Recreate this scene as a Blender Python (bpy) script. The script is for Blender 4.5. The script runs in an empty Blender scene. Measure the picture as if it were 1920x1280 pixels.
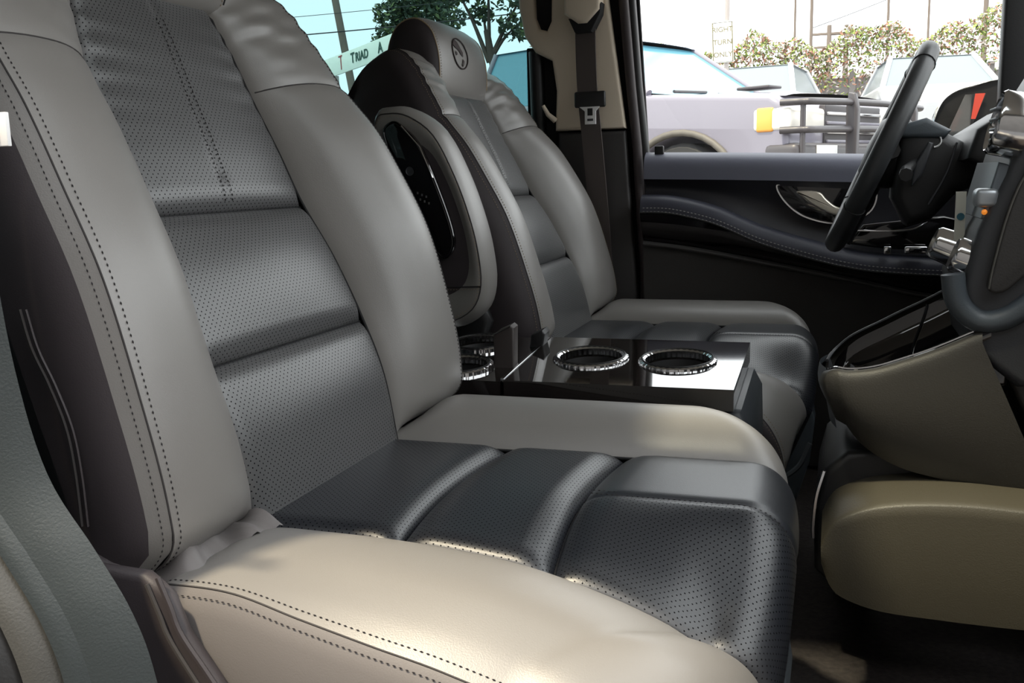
import bpy, bmesh, math, random
from mathutils import Vector, Matrix
random.seed(7)
PI = math.pi
SC = bpy.context.scene
COL = SC.collection

# ------------------------------------------------------------------ camera
FPX = 1820.0
yaw, pitch, roll = math.radians(18.6), math.radians(9.53), math.radians(-1.52)
fw = Vector((-math.sin(yaw)*math.cos(pitch), math.cos(yaw)*math.cos(pitch), -math.sin(pitch)))
rt = Vector((math.cos(yaw), math.sin(yaw), 0)); up = rt.cross(fw)
rt2 = rt*math.cos(roll)+up*math.sin(roll); up2 = up*math.cos(roll)-rt*math.sin(roll)
cam = bpy.data.cameras.new('camera'); camo = bpy.data.objects.new('camera', cam); COL.objects.link(camo)
cam.sensor_width = 36.0; cam.lens = 36.0*FPX/1920.0; cam.clip_start = 0.02; cam.clip_end = 400
m = Matrix((rt2, up2, -fw)).transposed().to_4x4(); m.translation = (0, -1.3, .71)
camo.matrix_world = m
SC.camera = camo

# ------------------------------------------------------------------ light
w = bpy.data.worlds.new('world'); SC.world = w; w.use_nodes = True
bg = w.node_tree.nodes['Background']
bg.inputs[0].default_value = (.98, .99, 1.0, 1); bg.inputs[1].default_value = 1.0
sun = bpy.data.lights.new('sun', 'SUN'); suno = bpy.data.objects.new('sun', sun); COL.objects.link(suno)
SUN_DIR = Vector((-.26, -.39, 1.0)).normalized()          # towards the sun
suno.rotation_euler = SUN_DIR.to_track_quat('Z', 'Y').to_euler()
suno.location = (-3, -4, 8)
sun.energy = 1.7; sun.angle = math.radians(3.5); sun.color = (1.0, .86, .62)
SC.view_settings.view_transform = 'Standard'; SC.view_settings.look = 'None'
SC.view_settings.gamma = 1.0; SC.view_settings.use_curve_mapping = False
SC.view_settings.exposure = 1.88

# ------------------------------------------------------------------ materials
def mat(name, col, rough=.5, metal=0.0, bump=0.0, bscale=300, var=0.0, vscale=8, spec=.5, coat=0.0, emit=None, dots=None, sheen=0.0):
    m = bpy.data.materials.new(name); m.use_nodes = True
    nt = m.node_tree; b = nt.nodes['Principled BSDF']
    b.inputs['Base Color'].default_value = (*col, 1); b.inputs['Roughness'].default_value = rough
    b.inputs['Metallic'].default_value = metal; b.inputs['Specular IOR Level'].default_value = spec
    b.inputs['Coat Weight'].default_value = coat; b.inputs['Coat Roughness'].default_value = .04
    if sheen: b.inputs['Sheen Weight'].default_value = sheen
    if emit: b.inputs['Emission Color'].default_value = (*emit[0], 1); b.inputs['Emission Strength'].default_value = emit[1]
    tc = nt.nodes.new('ShaderNodeTexCoord'); cs = None
    if var:
        no = nt.nodes.new('ShaderNodeTexNoise'); no.inputs['Scale'].default_value = vscale; no.inputs['Detail'].default_value = 3
        nt.links.new(tc.outputs['Object'], no.inputs['Vector'])
        mr = nt.nodes.new('ShaderNodeMapRange'); mr.inputs[1].default_value = .3; mr.inputs[2].default_value = .7
        mr.inputs[3].default_value = 1-var; mr.inputs[4].default_value = 1+var
        nt.links.new(no.outputs['Fac'], mr.inputs[0])
        mx = nt.nodes.new('ShaderNodeMix'); mx.data_type = 'RGBA'; mx.blend_type = 'MULTIPLY'; mx.inputs[0].default_value = 1
        mx.inputs[6].default_value = (*col, 1); nt.links.new(mr.outputs[0], mx.inputs[7]); cs = mx.outputs[2]
    hgt = None
    if bump:
        vo = nt.nodes.new('ShaderNodeTexNoise'); vo.inputs['Scale'].default_value = bscale; vo.inputs['Detail'].default_value = 2
        nt.links.new(tc.outputs['Object'], vo.inputs['Vector']); hgt = vo.outputs['Fac']
        bp = nt.nodes.new('ShaderNodeBump'); bp.inputs['Strength'].default_value = bump; bp.inputs['Distance'].default_value = .001
        nt.links.new(hgt, bp.inputs['Height']); nt.links.new(bp.outputs[0], b.inputs['Normal'])
    if dots:
        mp = nt.nodes.new('ShaderNodeMapping'); mp.inputs['Scale'].default_value = (1/dots, 1/dots, 1); mp.inputs['Rotation'].default_value = (0, 0, PI/4)
        nt.links.new(tc.outputs['UV'], mp.inputs[0])
        v = nt.nodes.new('ShaderNodeTexVoronoi'); v.voronoi_dimensions = '2D'; v.inputs['Scale'].default_value = 1; v.inputs['Randomness'].default_value = .08
        nt.links.new(mp.outputs[0], v.inputs['Vector'])
        r = nt.nodes.new('ShaderNodeMapRange'); r.inputs[1].default_value = .11; r.inputs[2].default_value = .19; r.inputs[3].default_value = 1; r.inputs[4].default_value = 0
        nt.links.new(v.outputs['Distance'], r.inputs[0])
        mx = nt.nodes.new('ShaderNodeMix'); mx.data_type = 'RGBA'; nt.links.new(r.outputs[0], mx.inputs[0])
        if cs: nt.links.new(cs, mx.inputs[6])
        else: mx.inputs[6].default_value = (*col, 1)
        mx.inputs[7].default_value = (.006, .006, .007, 1); cs = mx.outputs[2]
        rr = nt.nodes.new('ShaderNodeMapRange'); rr.inputs[3].default_value = spec; rr.inputs[4].default_value = 0
        nt.links.new(r.outputs[0], rr.inputs[0]); nt.links.new(rr.outputs[0], b.inputs['Specular IOR Level'])
    if cs: nt.links.new(cs, b.inputs['Base Color'])
    return m

def glass(name, col, refl=.06):
    m = bpy.data.materials.new(name); m.use_nodes = True; nt = m.node_tree; nt.nodes.clear()
    o = nt.nodes.new('ShaderNodeOutputMaterial'); t = nt.nodes.new('ShaderNodeBsdfTransparent'); g = nt.nodes.new('ShaderNodeBsdfGlossy')
    x = nt.nodes.new('ShaderNodeMixShader'); t.inputs[0].default_value = (*col, 1); g.inputs['Roughness'].default_value = .02
    x.inputs[0].default_value = refl
    nt.links.new(t.outputs[0], x.inputs[1]); nt.links.new(g.outputs[0], x.inputs[2]); nt.links.new(x.outputs[0], o.inputs[0])
    return m

LEA = mat('taupe_leather', (.188, .178, .168), .41, bump=.12, bscale=900, var=.05, vscale=5, spec=.85)
LEAS = mat('taupe_leather_shaded', (.15, .138, .135), .5, bump=.12, bscale=900, var=.05, vscale=5, spec=.4)  # same taupe leather, darkened for the shade on the sides
DRK = mat('charcoal_leather', (.012, .014, .019), .37, bump=.12, bscale=900, var=.06, vscale=5, spec=.85)
PERF = mat('charcoal_perforated_leather', (.010, .0115, .016), .38, bump=.10, bscale=900, var=.06, vscale=5, spec=.8, dots=.0047)
PERF_LIT = mat('perforated_leather_lit', (.070, .070, .072), .37, bump=.10, bscale=900, var=.06, vscale=5, spec=.9, dots=.0047)  # same pad leather as the cushion, lightened for the light on the backrest
SIDE = mat('dark_plum_leather', (.045, .038, .041), .5, bump=.12, bscale=900, var=.08, vscale=6, spec=.35)
THR = mat('dark_thread', (.018, .015, .017), .8)
THRT = mat('tan_thread', (.33, .25, .16), .8)
THRL = mat('pale_thread', (.45, .44, .42), .8)
SEAL = mat('seam_brown', (.035, .031, .031), .8)
SEAM = mat('seam_shadow_black', (.010, .010, .011), .9)
BLKG = mat('piano_black', (.006, .005, .006), .06, spec=.6, coat=.6)
WOODG = mat('smoked_gloss_top', (.012, .010, .009), .05, spec=.6, coat=.8, var=.3, vscale=14)
CHR = mat('chrome', (.75, .75, .76), .12, 1.0)
BLKP = mat('black_plastic', (.012, .012, .013), .45, bump=.15, bscale=500)
DGRY = mat('dark_grey_plastic', (.045, .047, .052), .5, bump=.2, bscale=500)
BGRY = mat('blue_grey_plastic', (.07, .083, .095), .45, bump=.2, bscale=500)
OLV = mat('taupe_plastic', (.046, .043, .037), .5, bump=.3, bscale=600, var=.04)
TEAL = mat('slate_pillar_plastic', (.027, .034, .037), .5, bump=.3, bscale=600, var=.05)
BEI = mat('beige_pillar_plastic', (.80, .69, .55), .55, bump=.15, bscale=500)
WEB = mat('brown_belt_webbing', (.10, .082, .078), .7, bump=.4, bscale=700)
WHT = mat('white_plastic', (.82, .82, .82), .35)
RED = mat('maroon_print', (.30, .02, .03), .5)
CARP = mat('dark_carpet', (.030, .024, .022), .95, bump=1.0, bscale=260, var=.35, vscale=120)
DOORU = mat('door_upper_leather', (.15, .155, .20), .42, bump=.15, bscale=800)
DOORM = mat('door_mid_vinyl', (.030, .030, .036), .45, bump=.15, bscale=800)
DOORL = mat('door_lower_fabric', (.042, .039, .037), .75, bump=.3, bscale=500)
HEADL = mat('headliner_fabric', (.50, .46, .41), .9)
GLS = glass('clear_glass', (.93, .96, .96)); TINT = glass('tinted_glass', (.44, .55, .56), .05)
BODY = mat('van_body_paint', (.012, .012, .014), .2, coat=.5)

# ------------------------------------------------------------------ mesh helpers (all shapes in world coordinates)
def wloc(o):
    v = Vector((0, 0, 0))
    while o is not None: v += o.location; o = o.parent
    return v
def mk(name, verts, faces, mt, parent=None, smooth=True, uv=None, flat_angle=None):
    off = wloc(parent) if parent is not None else Vector((0, 0, 0))
    me = bpy.data.meshes.new(name)
    me.from_pydata([tuple(Vector(v)-off) for v in verts], [], faces)
    bm = bmesh.new(); bm.from_mesh(me); bmesh.ops.recalc_face_normals(bm, faces=bm.faces); bm.to_mesh(me); bm.free()
    for p in me.polygons: p.use_smooth = smooth
    if uv:
        l = me.uv_layers.new(name='UVMap')
        for lp in me.loops: l.data[lp.index].uv = uv[lp.vertex_index]
    me.materials.append(mt)
    o = bpy.data.objects.new(name, me); COL.objects.link(o); o.parent = parent
    if flat_angle is not None and smooth:
        me.set_sharp_from_angle(angle=math.radians(flat_angle))
    return o
def empty(name, loc, label=None, cat=None, group=None, kind=None):
    o = bpy.data.objects.new(name, None); COL.objects.link(o); o.location = loc; o.empty_display_size = .1
    return tag(o, label, cat, group, kind)
def tag(o, label=None, cat=None, group=None, kind=None):
    if label: o['label'] = label
    if cat: o['category'] = cat
    if group: o['group'] = group
    if kind: o['kind'] = kind
    return o
def herm(xs, ys):
    n = len(xs); ms = []
    for i in range(n):
        if i == 0: ms.append((ys[1]-ys[0])/(xs[1]-xs[0]))
        elif i == n-1: ms.append((ys[-1]-ys[-2])/(xs[-1]-xs[-2]))
        else: ms.append((ys[i+1]-ys[i-1])/(xs[i+1]-xs[i-1]))
    def f(x):
        x = min(max(x, xs[0]), xs[-1]); i = 0
        while i < n-2 and x > xs[i+1]: i += 1
        h = xs[i+1]-xs[i]; t = (x-xs[i])/h
        return ((2*t**3-3*t*t+1)*ys[i]+(t**3-2*t*t+t)*h*ms[i]+(-2*t**3+3*t*t)*ys[i+1]+(t**3-t*t)*h*ms[i+1])
    return f
def spline(pts, n, closed=False):
    pts = [Vector(p) for p in pts]; out = []
    N = len(pts); seg = N if closed else N-1
    for i in range(n if closed else n+1):
        t = i/n*seg; j = min(int(t), seg-1); t -= j
        if closed: p0, p1, p2, p3 = pts[(j-1) % N], pts[j % N], pts[(j+1) % N], pts[(j+2) % N]
        else: p1, p2 = pts[j], pts[j+1]; p0 = pts[j-1] if j > 0 else 2*p1-p2; p3 = pts[j+2] if j+2 < N else 2*p2-p1
        out.append(.5*((2*p1)+(p2-p0)*t+(2*p0-5*p1+4*p2-p3)*t*t+(3*p1-p0-3*p2+p3)*t**3))
    return out
def grid(name, f, us, vs, mt, parent=None, uv=True, smooth=True, closeu=False):
    V = []; UV = []
    P = [[Vector(f(u, v)) for v in vs] for u in us]
    nu, nv = len(us), len(vs)
    for i in range(nu):
        for j in range(nv): V.append(P[i][j])
    if uv:
        # metric coordinates, averaged along the sheet
        im, jm = nu//2, nv//2
        ua = [0]; va = [0]
        for i in range(1, nu): ua.append(ua[-1]+(P[i][jm]-P[i-1][jm]).length)
        for j in range(1, nv): va.append(va[-1]+(P[im][j]-P[im][j-1]).length)
        UV = [(ua[i], va[j]) for i in range(nu) for j in range(nv)]
    F = []
    for i in range(nu if closeu else nu-1):
        for j in range(nv-1):
            a = i*nv+j; b = ((i+1) % nu)*nv+j
            F.append((a, b, b+1, a+1))
    return mk(name, V, F, mt, parent, smooth, UV if uv else None)
def tube(name, pts, r, mt, parent=None, n=8, closed=False, caps=True, flat=1.0):
    pts = [Vector(p) for p in pts]; N = len(pts); V = []; F = []
    rr = r if callable(r) else (lambda t: r)
    prev = None
    for i, p in enumerate(pts):
        if closed: t = pts[(i+1) % N]-pts[i-1]
        else: t = pts[min(i+1, N-1)]-pts[max(i-1, 0)]
        t.normalize()
        if prev is None:
            a = Vector((0, 0, 1)) if abs(t.z) < .9 else Vector((1, 0, 0)); prev = (a-t*a.dot(t)).normalized()
        prev = (prev-t*prev.dot(t)).normalized(); b = t.cross(prev)
        q = rr(i/max(N-1, 1))
        for k in range(n):
            an = 2*PI*k/n; V.append(p+prev*math.cos(an)*q+b*math.sin(an)*q*flat)
    for i in range(N if closed else N-1):
        j = (i+1) % N
        for k in range(n):
            k2 = (k+1) % n; F.append((i*n+k, i*n+k2, j*n+k2, j*n+k))
    if caps and not closed: F.append(tuple(range(n))); F.append(tuple((N-1)*n+k for k in range(n)))
    return mk(name, V, F, mt, parent, flat_angle=50)
def dashes(name, pts, mt, parent, pitch=.0048, ln=.0032, r=.0006, lift=.0004, nrm=None):
    """a row of stitches along a polyline, one part"""
    pts = [Vector(p) for p in pts]; cum = [0]
    for a, b in zip(pts, pts[1:]): cum.append(cum[-1]+(b-a).length)
    def pt(s):
        s = min(max(s, 0), cum[-1]); i = 0
        lo, hi = 0, len(cum)-2
        while lo < hi:
            md = (lo+hi+1)//2
            if cum[md] <= s: lo = md
            else: hi = md-1
        i = lo; d = cum[i+1]-cum[i]
        return pts[i].lerp(pts[i+1], (s-cum[i])/d if d > 0 else 0)
    V = []; F = []; s = 0
    while s+ln < cum[-1]:
        a, b = pt(s), pt(s+ln); t = (b-a).normalized(); c = t.orthogonal().normalized(); d = t.cross(c); n0 = len(V); mid = (a+b)/2
        V.append(a); V.append(b)
        for k in range(4): V.append(mid+(c*math.cos(k*PI/2)+d*math.sin(k*PI/2))*r)
        for k in range(4):
            k2 = (k+1) % 4; F.append((n0, n0+2+k, n0+2+k2)); F.append((n0+1, n0+2+k2, n0+2+k))
        s += pitch
    o = mk(name, V, F, mt, parent, smooth=False); o['kind'] = 'stuff'
    return o
def rbox(name, lo, hi, mt, parent=None, bev=.006, seg=3, M=None):
    bm = bmesh.new(); bmesh.ops.create_cube(bm, size=1)
    lo = Vector(lo); hi = Vector(hi); c = (lo+hi)/2; d = hi-lo
    for v in bm.verts: v.co = Vector((v.co.x*d.x, v.co.y*d.y, v.co.z*d.z))+c
    if bev: bmesh.ops.bevel(bm, geom=list(bm.edges), offset=min(bev, min(d)*.49), segments=seg, affect='EDGES', profile=.5)
    bm.verts.ensure_lookup_table(); bm.verts.index_update()
    V = [v.co.copy() for v in bm.verts]; F = [tuple(v.index for v in f.verts) for f in bm.faces]; bm.free()
    if M is not None: V = [M @ v for v in V]
    return mk(name, V, F, mt, parent, flat_angle=40)
def prism(name, outline, axis, a, b, mt, parent=None, bev=.005, seg=3, M=None):
    """outline of 2-D points extruded along axis ('y': (x,z); 'x': (y,z); 'z': (x,y)) from a to b, edges rounded"""
    def p3(p, w):
        return {'y': (p[0], w, p[1]), 'x': (w, p[0], p[1]), 'z': (p[0], p[1], w)}[axis]
    bm = bmesh.new(); n = len(outline)
    A = [bm.verts.new(p3(p, a)) for p in outline]; B = [bm.verts.new(p3(p, b)) for p in outline]
    fa = bm.faces.new(A); fb = bm.faces.new(B)
    for i in range(n): bm.faces.new((A[i], A[(i+1) % n], B[(i+1) % n], B[i]))
    bmesh.ops.recalc_face_normals(bm, faces=bm.faces)
    if bev:
        es = list(fa.edges)+list(fb.edges)
        bmesh.ops.bevel(bm, geom=es, offset=bev, segments=seg, affect='EDGES', profile=.5)
    bm.verts.ensure_lookup_table(); bm.verts.index_update()
    V = [v.co.copy() for v in bm.verts]; F = [tuple(v.index for v in f.verts) for f in bm.faces]; bm.free()
    if M is not None: V = [M @ v for v in V]
    return mk(name, V, F, mt, parent, flat_angle=40)
def lathe(name, prof, c, axis, mt, parent=None, n=32, ripple=0, rn=24):
    """profile of (radius, height) about an axis through c"""
    ax = Vector(axis).normalized(); e1 = ax.orthogonal().normalized(); e2 = ax.cross(e1); c = Vector(c)
    V = []; F = []; m_ = len(prof)
    for i in range(n):
        a = 2*PI*i/n
        for (r, h) in prof:
            V.append(c+ax*h+(e1*math.cos(a)+e2*math.sin(a))*r*(1+ripple*math.sin(rn*a)))
    for i in range(n):
        j = (i+1) % n
        for k in range(m_-1): F.append((i*m_+k, j*m_+k, j*m_+k+1, i*m_+k+1))
    return mk(name, V, F, mt, parent, flat_angle=45)
def lin(a, b, n): return [a+(b-a)*i/(n-1) for i in range(n)]
def cosp(a, b, n): return [a+(b-a)*(.5-.5*math.cos(PI*i/(n-1))) for i in range(n)]
def text(name, s, size, mt, M, parent=None, depth=.0, bold=False):
    cu = bpy.data.curves.new(name, 'FONT'); cu.body = s; cu.size = size; cu.align_x = 'CENTER'; cu.align_y = 'CENTER'; cu.extrude = depth
    if bold: cu.offset = size*.02
    t = bpy.data.objects.new(name, cu); COL.objects.link(t)
    dg = bpy.context.evaluated_depsgraph_get(); me = bpy.data.meshes.new_from_object(t.evaluated_get(dg))
    V = [M @ v.co for v in me.vertices]; F = [tuple(p.vertices) for p in me.polygons]
    bpy.data.objects.remove(t); bpy.data.meshes.remove(me)
    return mk(name, V, F, mt, parent, smooth=False)

# ================================================================== VAN SHELL
FZ = .06
def struct(o, label=None): o['kind'] = 'structure'; return tag(o, label)
struct(rbox('floor', (-2.6, -.86, FZ-.06), (.95, .90, FZ), CARP, bev=0), 'dark brown carpet on the cab floor')
# roof lining with openings added to let sun patches onto the seat and tunnel
SUN_HATCH = [(-.415, -.285, -.62, -.50), (-.235, .02, -.60, -.44)]
def roof_z(y): return 1.34-.12*abs(y/.86)**5
ux = sorted(lin(-2.6, .28, 19)+[h[0] for h in SUN_HATCH]+[h[1] for h in SUN_HATCH]); uy = sorted(lin(-.86, .86, 25)+[h[2] for h in SUN_HATCH]+[h[3] for h in SUN_HATCH])
RV = [(x, y, roof_z(y)) for x in ux for y in uy]; RF = []; ny = len(uy)
for a in range(len(ux)-1):
    for b in range(ny-1):
        cx, cy = (ux[a]+ux[a+1])/2, (uy[b]+uy[b+1])/2
        if any(h[0] < cx < h[1] and h[2] < cy < h[3] for h in SUN_HATCH): continue
        RF.append((a*ny+b, (a+1)*ny+b, (a+1)*ny+b+1, a*ny+b+1))
struct(mk('ceiling', RV, RF, HEADL), 'pale fabric headliner under the roof')
w6 = struct(rbox('added_roof_pane', (-.47, -.65, 1.345), (.05, -.41, 1.350), GLS, bev=0), 'added glass over the roof openings that let sun patches in')
struct(rbox('shade_wall', (-9, -3.7, -.5), (9, -3.4, 3.2), mat('shade_wall_grey', (.12, .113, .105), .9, bump=.4, bscale=30, var=.1, vscale=2), bev=0), 'added unseen wall that shades the passenger side')  # unseen wall added to cut the sky light through the open door
struct(rbox('wall_front', (.93, -.86, -.3), (.96, .90, .70), BLKP, bev=0), 'black firewall behind the dashboard')
struct(rbox('wall_back', (-2.63, -.86, 0), (-2.60, .90, 1.32), DGRY, bev=0), 'dark tailgate lining at the rear')
struct(prism('wall_left', [(-2.6, FZ-.06), (-.62, FZ-.06), (-.62, .74), (-2.6, .74)], 'y', .86, .92, DGRY, bev=.01), 'dark lower lining of the far sliding door')
struct(prism('wall_right', [(-2.6, FZ-.06), (-.66, FZ-.06), (-.66, .78), (-2.6, .78)], 'y', -.92, -.86, DGRY, bev=.01), 'dark lower lining of the near sliding door')
# A pillars, windscreen, header rail
for s, nm in ((-1, 'trim_3'), (1, 'trim_4')):
    struct(tube(nm, [(.24, s*.82, 1.25), (.55, s*.85, .98), (.90, s*.87, .66)], .045, BLKP, n=10), 'black front pillar beside the windscreen')
ws = grid('window_3', lambda u, v: (.28+.62*v-.06*abs(u*2-1)**3*(1-v), (u*2-1)*(.80+.06*v), 1.31-.64*v), lin(0, 1, 10), lin(0, 1, 6), GLS)
struct(ws, 'sloping windscreen glass')
struct(tube('trim_5', [(.22, -.84, 1.25), (.26, -.4, 1.315), (.28, 0, 1.325), (.26, .4, 1.315), (.22, .84, 1.25)], .03, HEADL), 'roof rail above the windscreen')
for s, nm in ((-1, 'trim_6'), (1, 'trim_7')):
    struct(tube(nm, [(-2.6, s*.865, 1.20), (-1.2, s*.865, 1.21), (-.2, s*.86, 1.22), (.24, s*.84, 1.24)], .04, BLKP), 'black roof rail above the door')
# far sliding door window: tinted pane in a black rim
w2 = struct(rbox('window_2', (-2.4, .885, .74), (-.66, .890, 1.22), TINT, bev=0), 'green tinted side window behind the driver seat')
for lo, hi in (((-2.45, .86, 1.19), (-.62, .91, 1.26)), ((-2.48, .86, .74), (-2.38, .91, 1.22)), ((-2.4, .86, .72), (-.62, .91, .755))):
    rbox('window_frame', lo, hi, BLKP, w2, bev=.008)
w4 = struct(rbox('window_4', (-2.4, -.89, .78), (-.70, -.885, 1.22), TINT, bev=0), 'green tinted side window of the near sliding door')
rbox('window_frame', (-2.45, -.91, 1.19), (-.66, -.86, 1.26), BLKP, w4, bev=.008)
# near B pillar
NB = empty('trim_2', (-.5, -.86, FZ)); struct(NB, 'slate grey pillar trim beside the passenger seat back')
edge = [(-.545, 1.26), (-.528, 1.0), (-.511, .82), (-.498, .69), (-.489, .60), (-.472, .532), (-.440, .484), (-.416, .445), (-.402, .40), (-.388, .30), (-.38, .06)]
es = [Vector((p[0], 0, p[1])) for p in spline([(a, b, 0) for a, b in edge], 60) for p in [(p.x, p.y)]]
def pil(d0, y0, d1, y1, nm, mt, steps=6, bul=0.0):
    def f(u, v):
        i = min(int(u*60+.5), 60); p = es[i]; d = d0+(d1-d0)*v; y = y0+(y1-y0)*v-bul*math.sin(PI*v)
        return (p.x-d, y, p.z)
    return grid(nm, f, lin(0, 1, 61), lin(0, 1, steps), mt, NB)
pil(.06, -.80, 0, -.83, 'inner_return', TEAL, 4)
pil(0, -.83, .030, -.852, 'front_face', TEAL, 5, .003)
pil(.030, -.852, .043, -.860, 'bevel_face', TEAL, 4, .002)
pil(.043, -.860, .046, -.853, 'groove', SEAM, 3)
pil(.046, -.855, .062, -.872, 'outer_band', mat('pillar_band_plastic', (.055, .054, .05), .5, bump=.3, bscale=600), 5, .004)
pil(.062, -.872, .066, -.866, 'edge_groove', SEAM, 3)
pil(.066, -.868, .090, -.885, 'door_seal', BLKP, 6, .008)
pil(.090, -.88, .28, -.92, 'body_panel', BODY, 6, .006)

# far B pillar
FB = empty('trim_1', (-.52, .86, FZ)); struct(FB, 'beige and dark pillar trim behind the driver door')
prism('upper_cover', [(-.607, .812), (-.603, .90), (-.612, .965), (-.650, .985), (-.674, 1.02), (-.686, 1.08), (-.692, 1.26), (-.655, 1.26), (-.650, 1.06), (-.640, 1.035), (-.622, 1.03), (-.612, 1.05), (-.606, 1.26),
      (-.490, 1.26), (-.484, 1.085), (-.447, .812)], 'y', .845, .875, BEI, FB, bev=.008, seg=3)
rbox('handle_recess', (-.655, .868, 1.02), (-.60, .874, 1.26), SEAM, FB, bev=.002)
prism('lower_cover', [(-.602, .808), (-.448, .808), (-.424, .45), (-.41, FZ), (-.62, FZ)], 'y', .85, .878, mat('pillar_lower_plastic', (.045, .042, .042), .5, bump=.2, bscale=500), FB, bev=.008)
tube('door_seal', [(-.462, .862, 1.25), (-.452, .862, 1.08), (-.437, .862, .9), (-.424, .862, .77), (-.408, .862, .5), (-.40, .862, .1)], .011, mat('seal_rubber', (.06, .048, .05), .6), FB)
tube('door_seal', [(-.447, .880, 1.25), (-.440, .880, 1.08), (-.426, .880, .9), (-.412, .880, .77), (-.402, .880, .5), (-.398, .880, .1)], .012, BLKP, FB)
tube('rear_seal', [(-.655, .872, .99), (-.652, .872, .8), (-.64, .872, .6), (-.62, .872, .35)], .018, BLKP, FB)
prism('jamb_backing', [(-.62, 0), (-.395, 0), (-.403, .74), (-.434, 1.26), (-.62, 1.26)], 'y', .892, .905, SEAM, FB, bev=.002)
rbox('rear_jamb', (-.68, .876, .1), (-.59, .89, 1.0), SEAM, FB, bev=.004)
tube('belt_hook', [(-.605, .842, .835), (-.618, .83, .848), (-.628, .826, .868)], lambda t: .007-.003*t, BEI, FB, n=8)
# window divider at the front of the driver window
struct(rbox('trim_8', (.295, .865, .70), (.345, .90, 1.25), BLKP, bev=.008), 'black upright bar at the front of the driver window')

# ------------------------------------------------------------------ driver door
DR = empty('door_1', (-.1, .86, FZ)); struct(DR, 'dark driver door lining with curved armrest')
za = herm([-.41, -.348, -.292, -.236, -.158, -.072, .012, .084, .223, .7], [.656, .654, .643, .626, .591, .563, .541, .530, .523, .52])
zs = herm([-.41, -.297, -.183, -.072, .035, .19, .7], [.568, .553, .532, .51, .488, .456, .40])
zb = herm([-.41, -.2, .03, .3, .7], [.759, .752, .742, .73, .71])
xs_d = lin(-.405, .75, 70)
def dstrip(nm, f, mt, n=10): return grid(nm, f, xs_d, lin(0, 1, n), mt, DR)
def d_up(x, v):   # rolled upper trim
    a = v*PI; zz = zb(x)
    return (x, .868-.030*math.sin(min(a*.75, PI/2)), zz-.058*v+.010*math.sin(a)*(1-v))
dstrip('upper_roll', d_up, DOORU, 12)
def d_mid(x, v):
    zt = zb(x)-.058; zc = za(x)+.004; return (x, .838+.026*math.sin(PI*v*.9)-.0*v, zt+(zc-zt)*v)
dstrip('middle_panel', d_mid, DOORM, 10)
def d_arm(x, v):  # padded armrest top
    zc = za(x); aw = .050
    return (x, .842-aw*math.sin(v*PI/2), zc+.008*math.sin(v*PI)-.026*(1-math.cos(v*PI/2)) + .010*(1-v))
dstrip('armrest_pad', d_arm, mat('door_armrest_leather', (.040, .042, .060), .42, bump=.15, bscale=800), 12)
def d_under(x, v):
    z0 = za(x)-.026; return (x, .792+.040*v-.006*math.sin(PI*v), z0+(zs(x)-z0)*v)
dstrip('gloss_strip', d_under, BLKG, 10)
def d_line(x, v): return (x, .830-.006*math.sin(PI*v), zs(x)-.012*v)
dstrip('strip_edge', d_line, mat('door_strip_edge', (.075, .072, .072), .5), 5)
def d_low(x, v): z0 = zs(x)-.012; return (x, .836+.02*v-.008*math.sin(PI*v), z0+(FZ+.01-z0)*v)
dstrip('lower_panel', d_low, DOORL, 10)
for dz in (-.020, -.028):
    dashes('armrest_stitching', [(x, .7935-.002, za(x)+dz+.004) for x in lin(-.40, .26, 200)], THRL, DR, pitch=.008, ln=.0062, r=.0012)
tube('armrest_piping', [(x, .791, za(x)-.026) for x in xs_d], .0022, BLKP, DR, n=6)
prism('outer_skin', [(-.40, 0), (.9, 0), (.9, .68), (.3, .72), (-.40, .745)], 'y', .88, .93, BODY, DR, bev=.01)
rbox('lock_pin', (-.385, .858, .752), (-.365, .868, .772), BLKP, DR, bev=.003)
# door handle bowl
bz = spline([(-.123, 0, .676), (-.109, 0, .684), (-.04, 0, .684), (.05, 0, .682), (.075, 0, .66), (.06, 0, .62), (.0, 0, .600), (-.064, 0, .614), (-.103, 0, .643)], 60, True)
prism('handle_bowl', [(p.x, p.z) for p in bz], 'y', .845, .858, BLKG, DR, bev=.004)
tube('bowl_rim', [(p.x, .846, p.z) for p in bz], .0028, CHR, DR, n=6, closed=True)
hz = spline([(-.082, 0, .668), (-.039, 0, .666), (-.022, 0, .65), (.0, 0, .634), (.04, 0, .628), (.04, 0, .612), (-.005, 0, .617), (-.045, 0, .636), (-.07, 0, .655)], 40, True)
prism('pull_handle', [(p.x, p.z) for p in hz], 'y', .832, .845, mat('satin_champagne', (.75, .70, .60), .3, .7), DR, bev=.004)
# switch panel in the armrest
prism('switch_panel', [(.02, .56), (.10, .548), (.24, .545), (.26, .60), (.20, .615), (.05, .60)], 'y', .803, .83, BLKG, DR, bev=.006)
tube('switch_trim', spline([(.03, .800, .588), (.09, .800, .586), (.14, .800, .588), (.17, .800, .602)], 20), .002, CHR, DR, n=6)
rbox('switch_key', (.090, .786, .540), (.104, .794, .556), CHR, DR, bev=.002)
rbox('switch_key', (.128, .786, .540), (.172, .794, .556), CHR, DR, bev=.004)
rbox('switch_key', (.137, .784, .5435), (.160, .788, .5525), BLKG, DR, bev=.002)
w1 = struct(mk('window_1', [(-.40, .888, .70), (.30, .888, .70), (.30, .872, 1.25), (-.42, .872, 1.25)], [(0, 1, 2, 3)], GLS, smooth=False), 'clear glass of the driver door window')
struct(mk('window_5', [(.34, .888, .68), (.78, .888, .66), (.40, .872, 1.05), (.34, .872, 1.15)], [(0, 1, 2, 3)], GLS, smooth=False), 'small front quarter glass')

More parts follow.
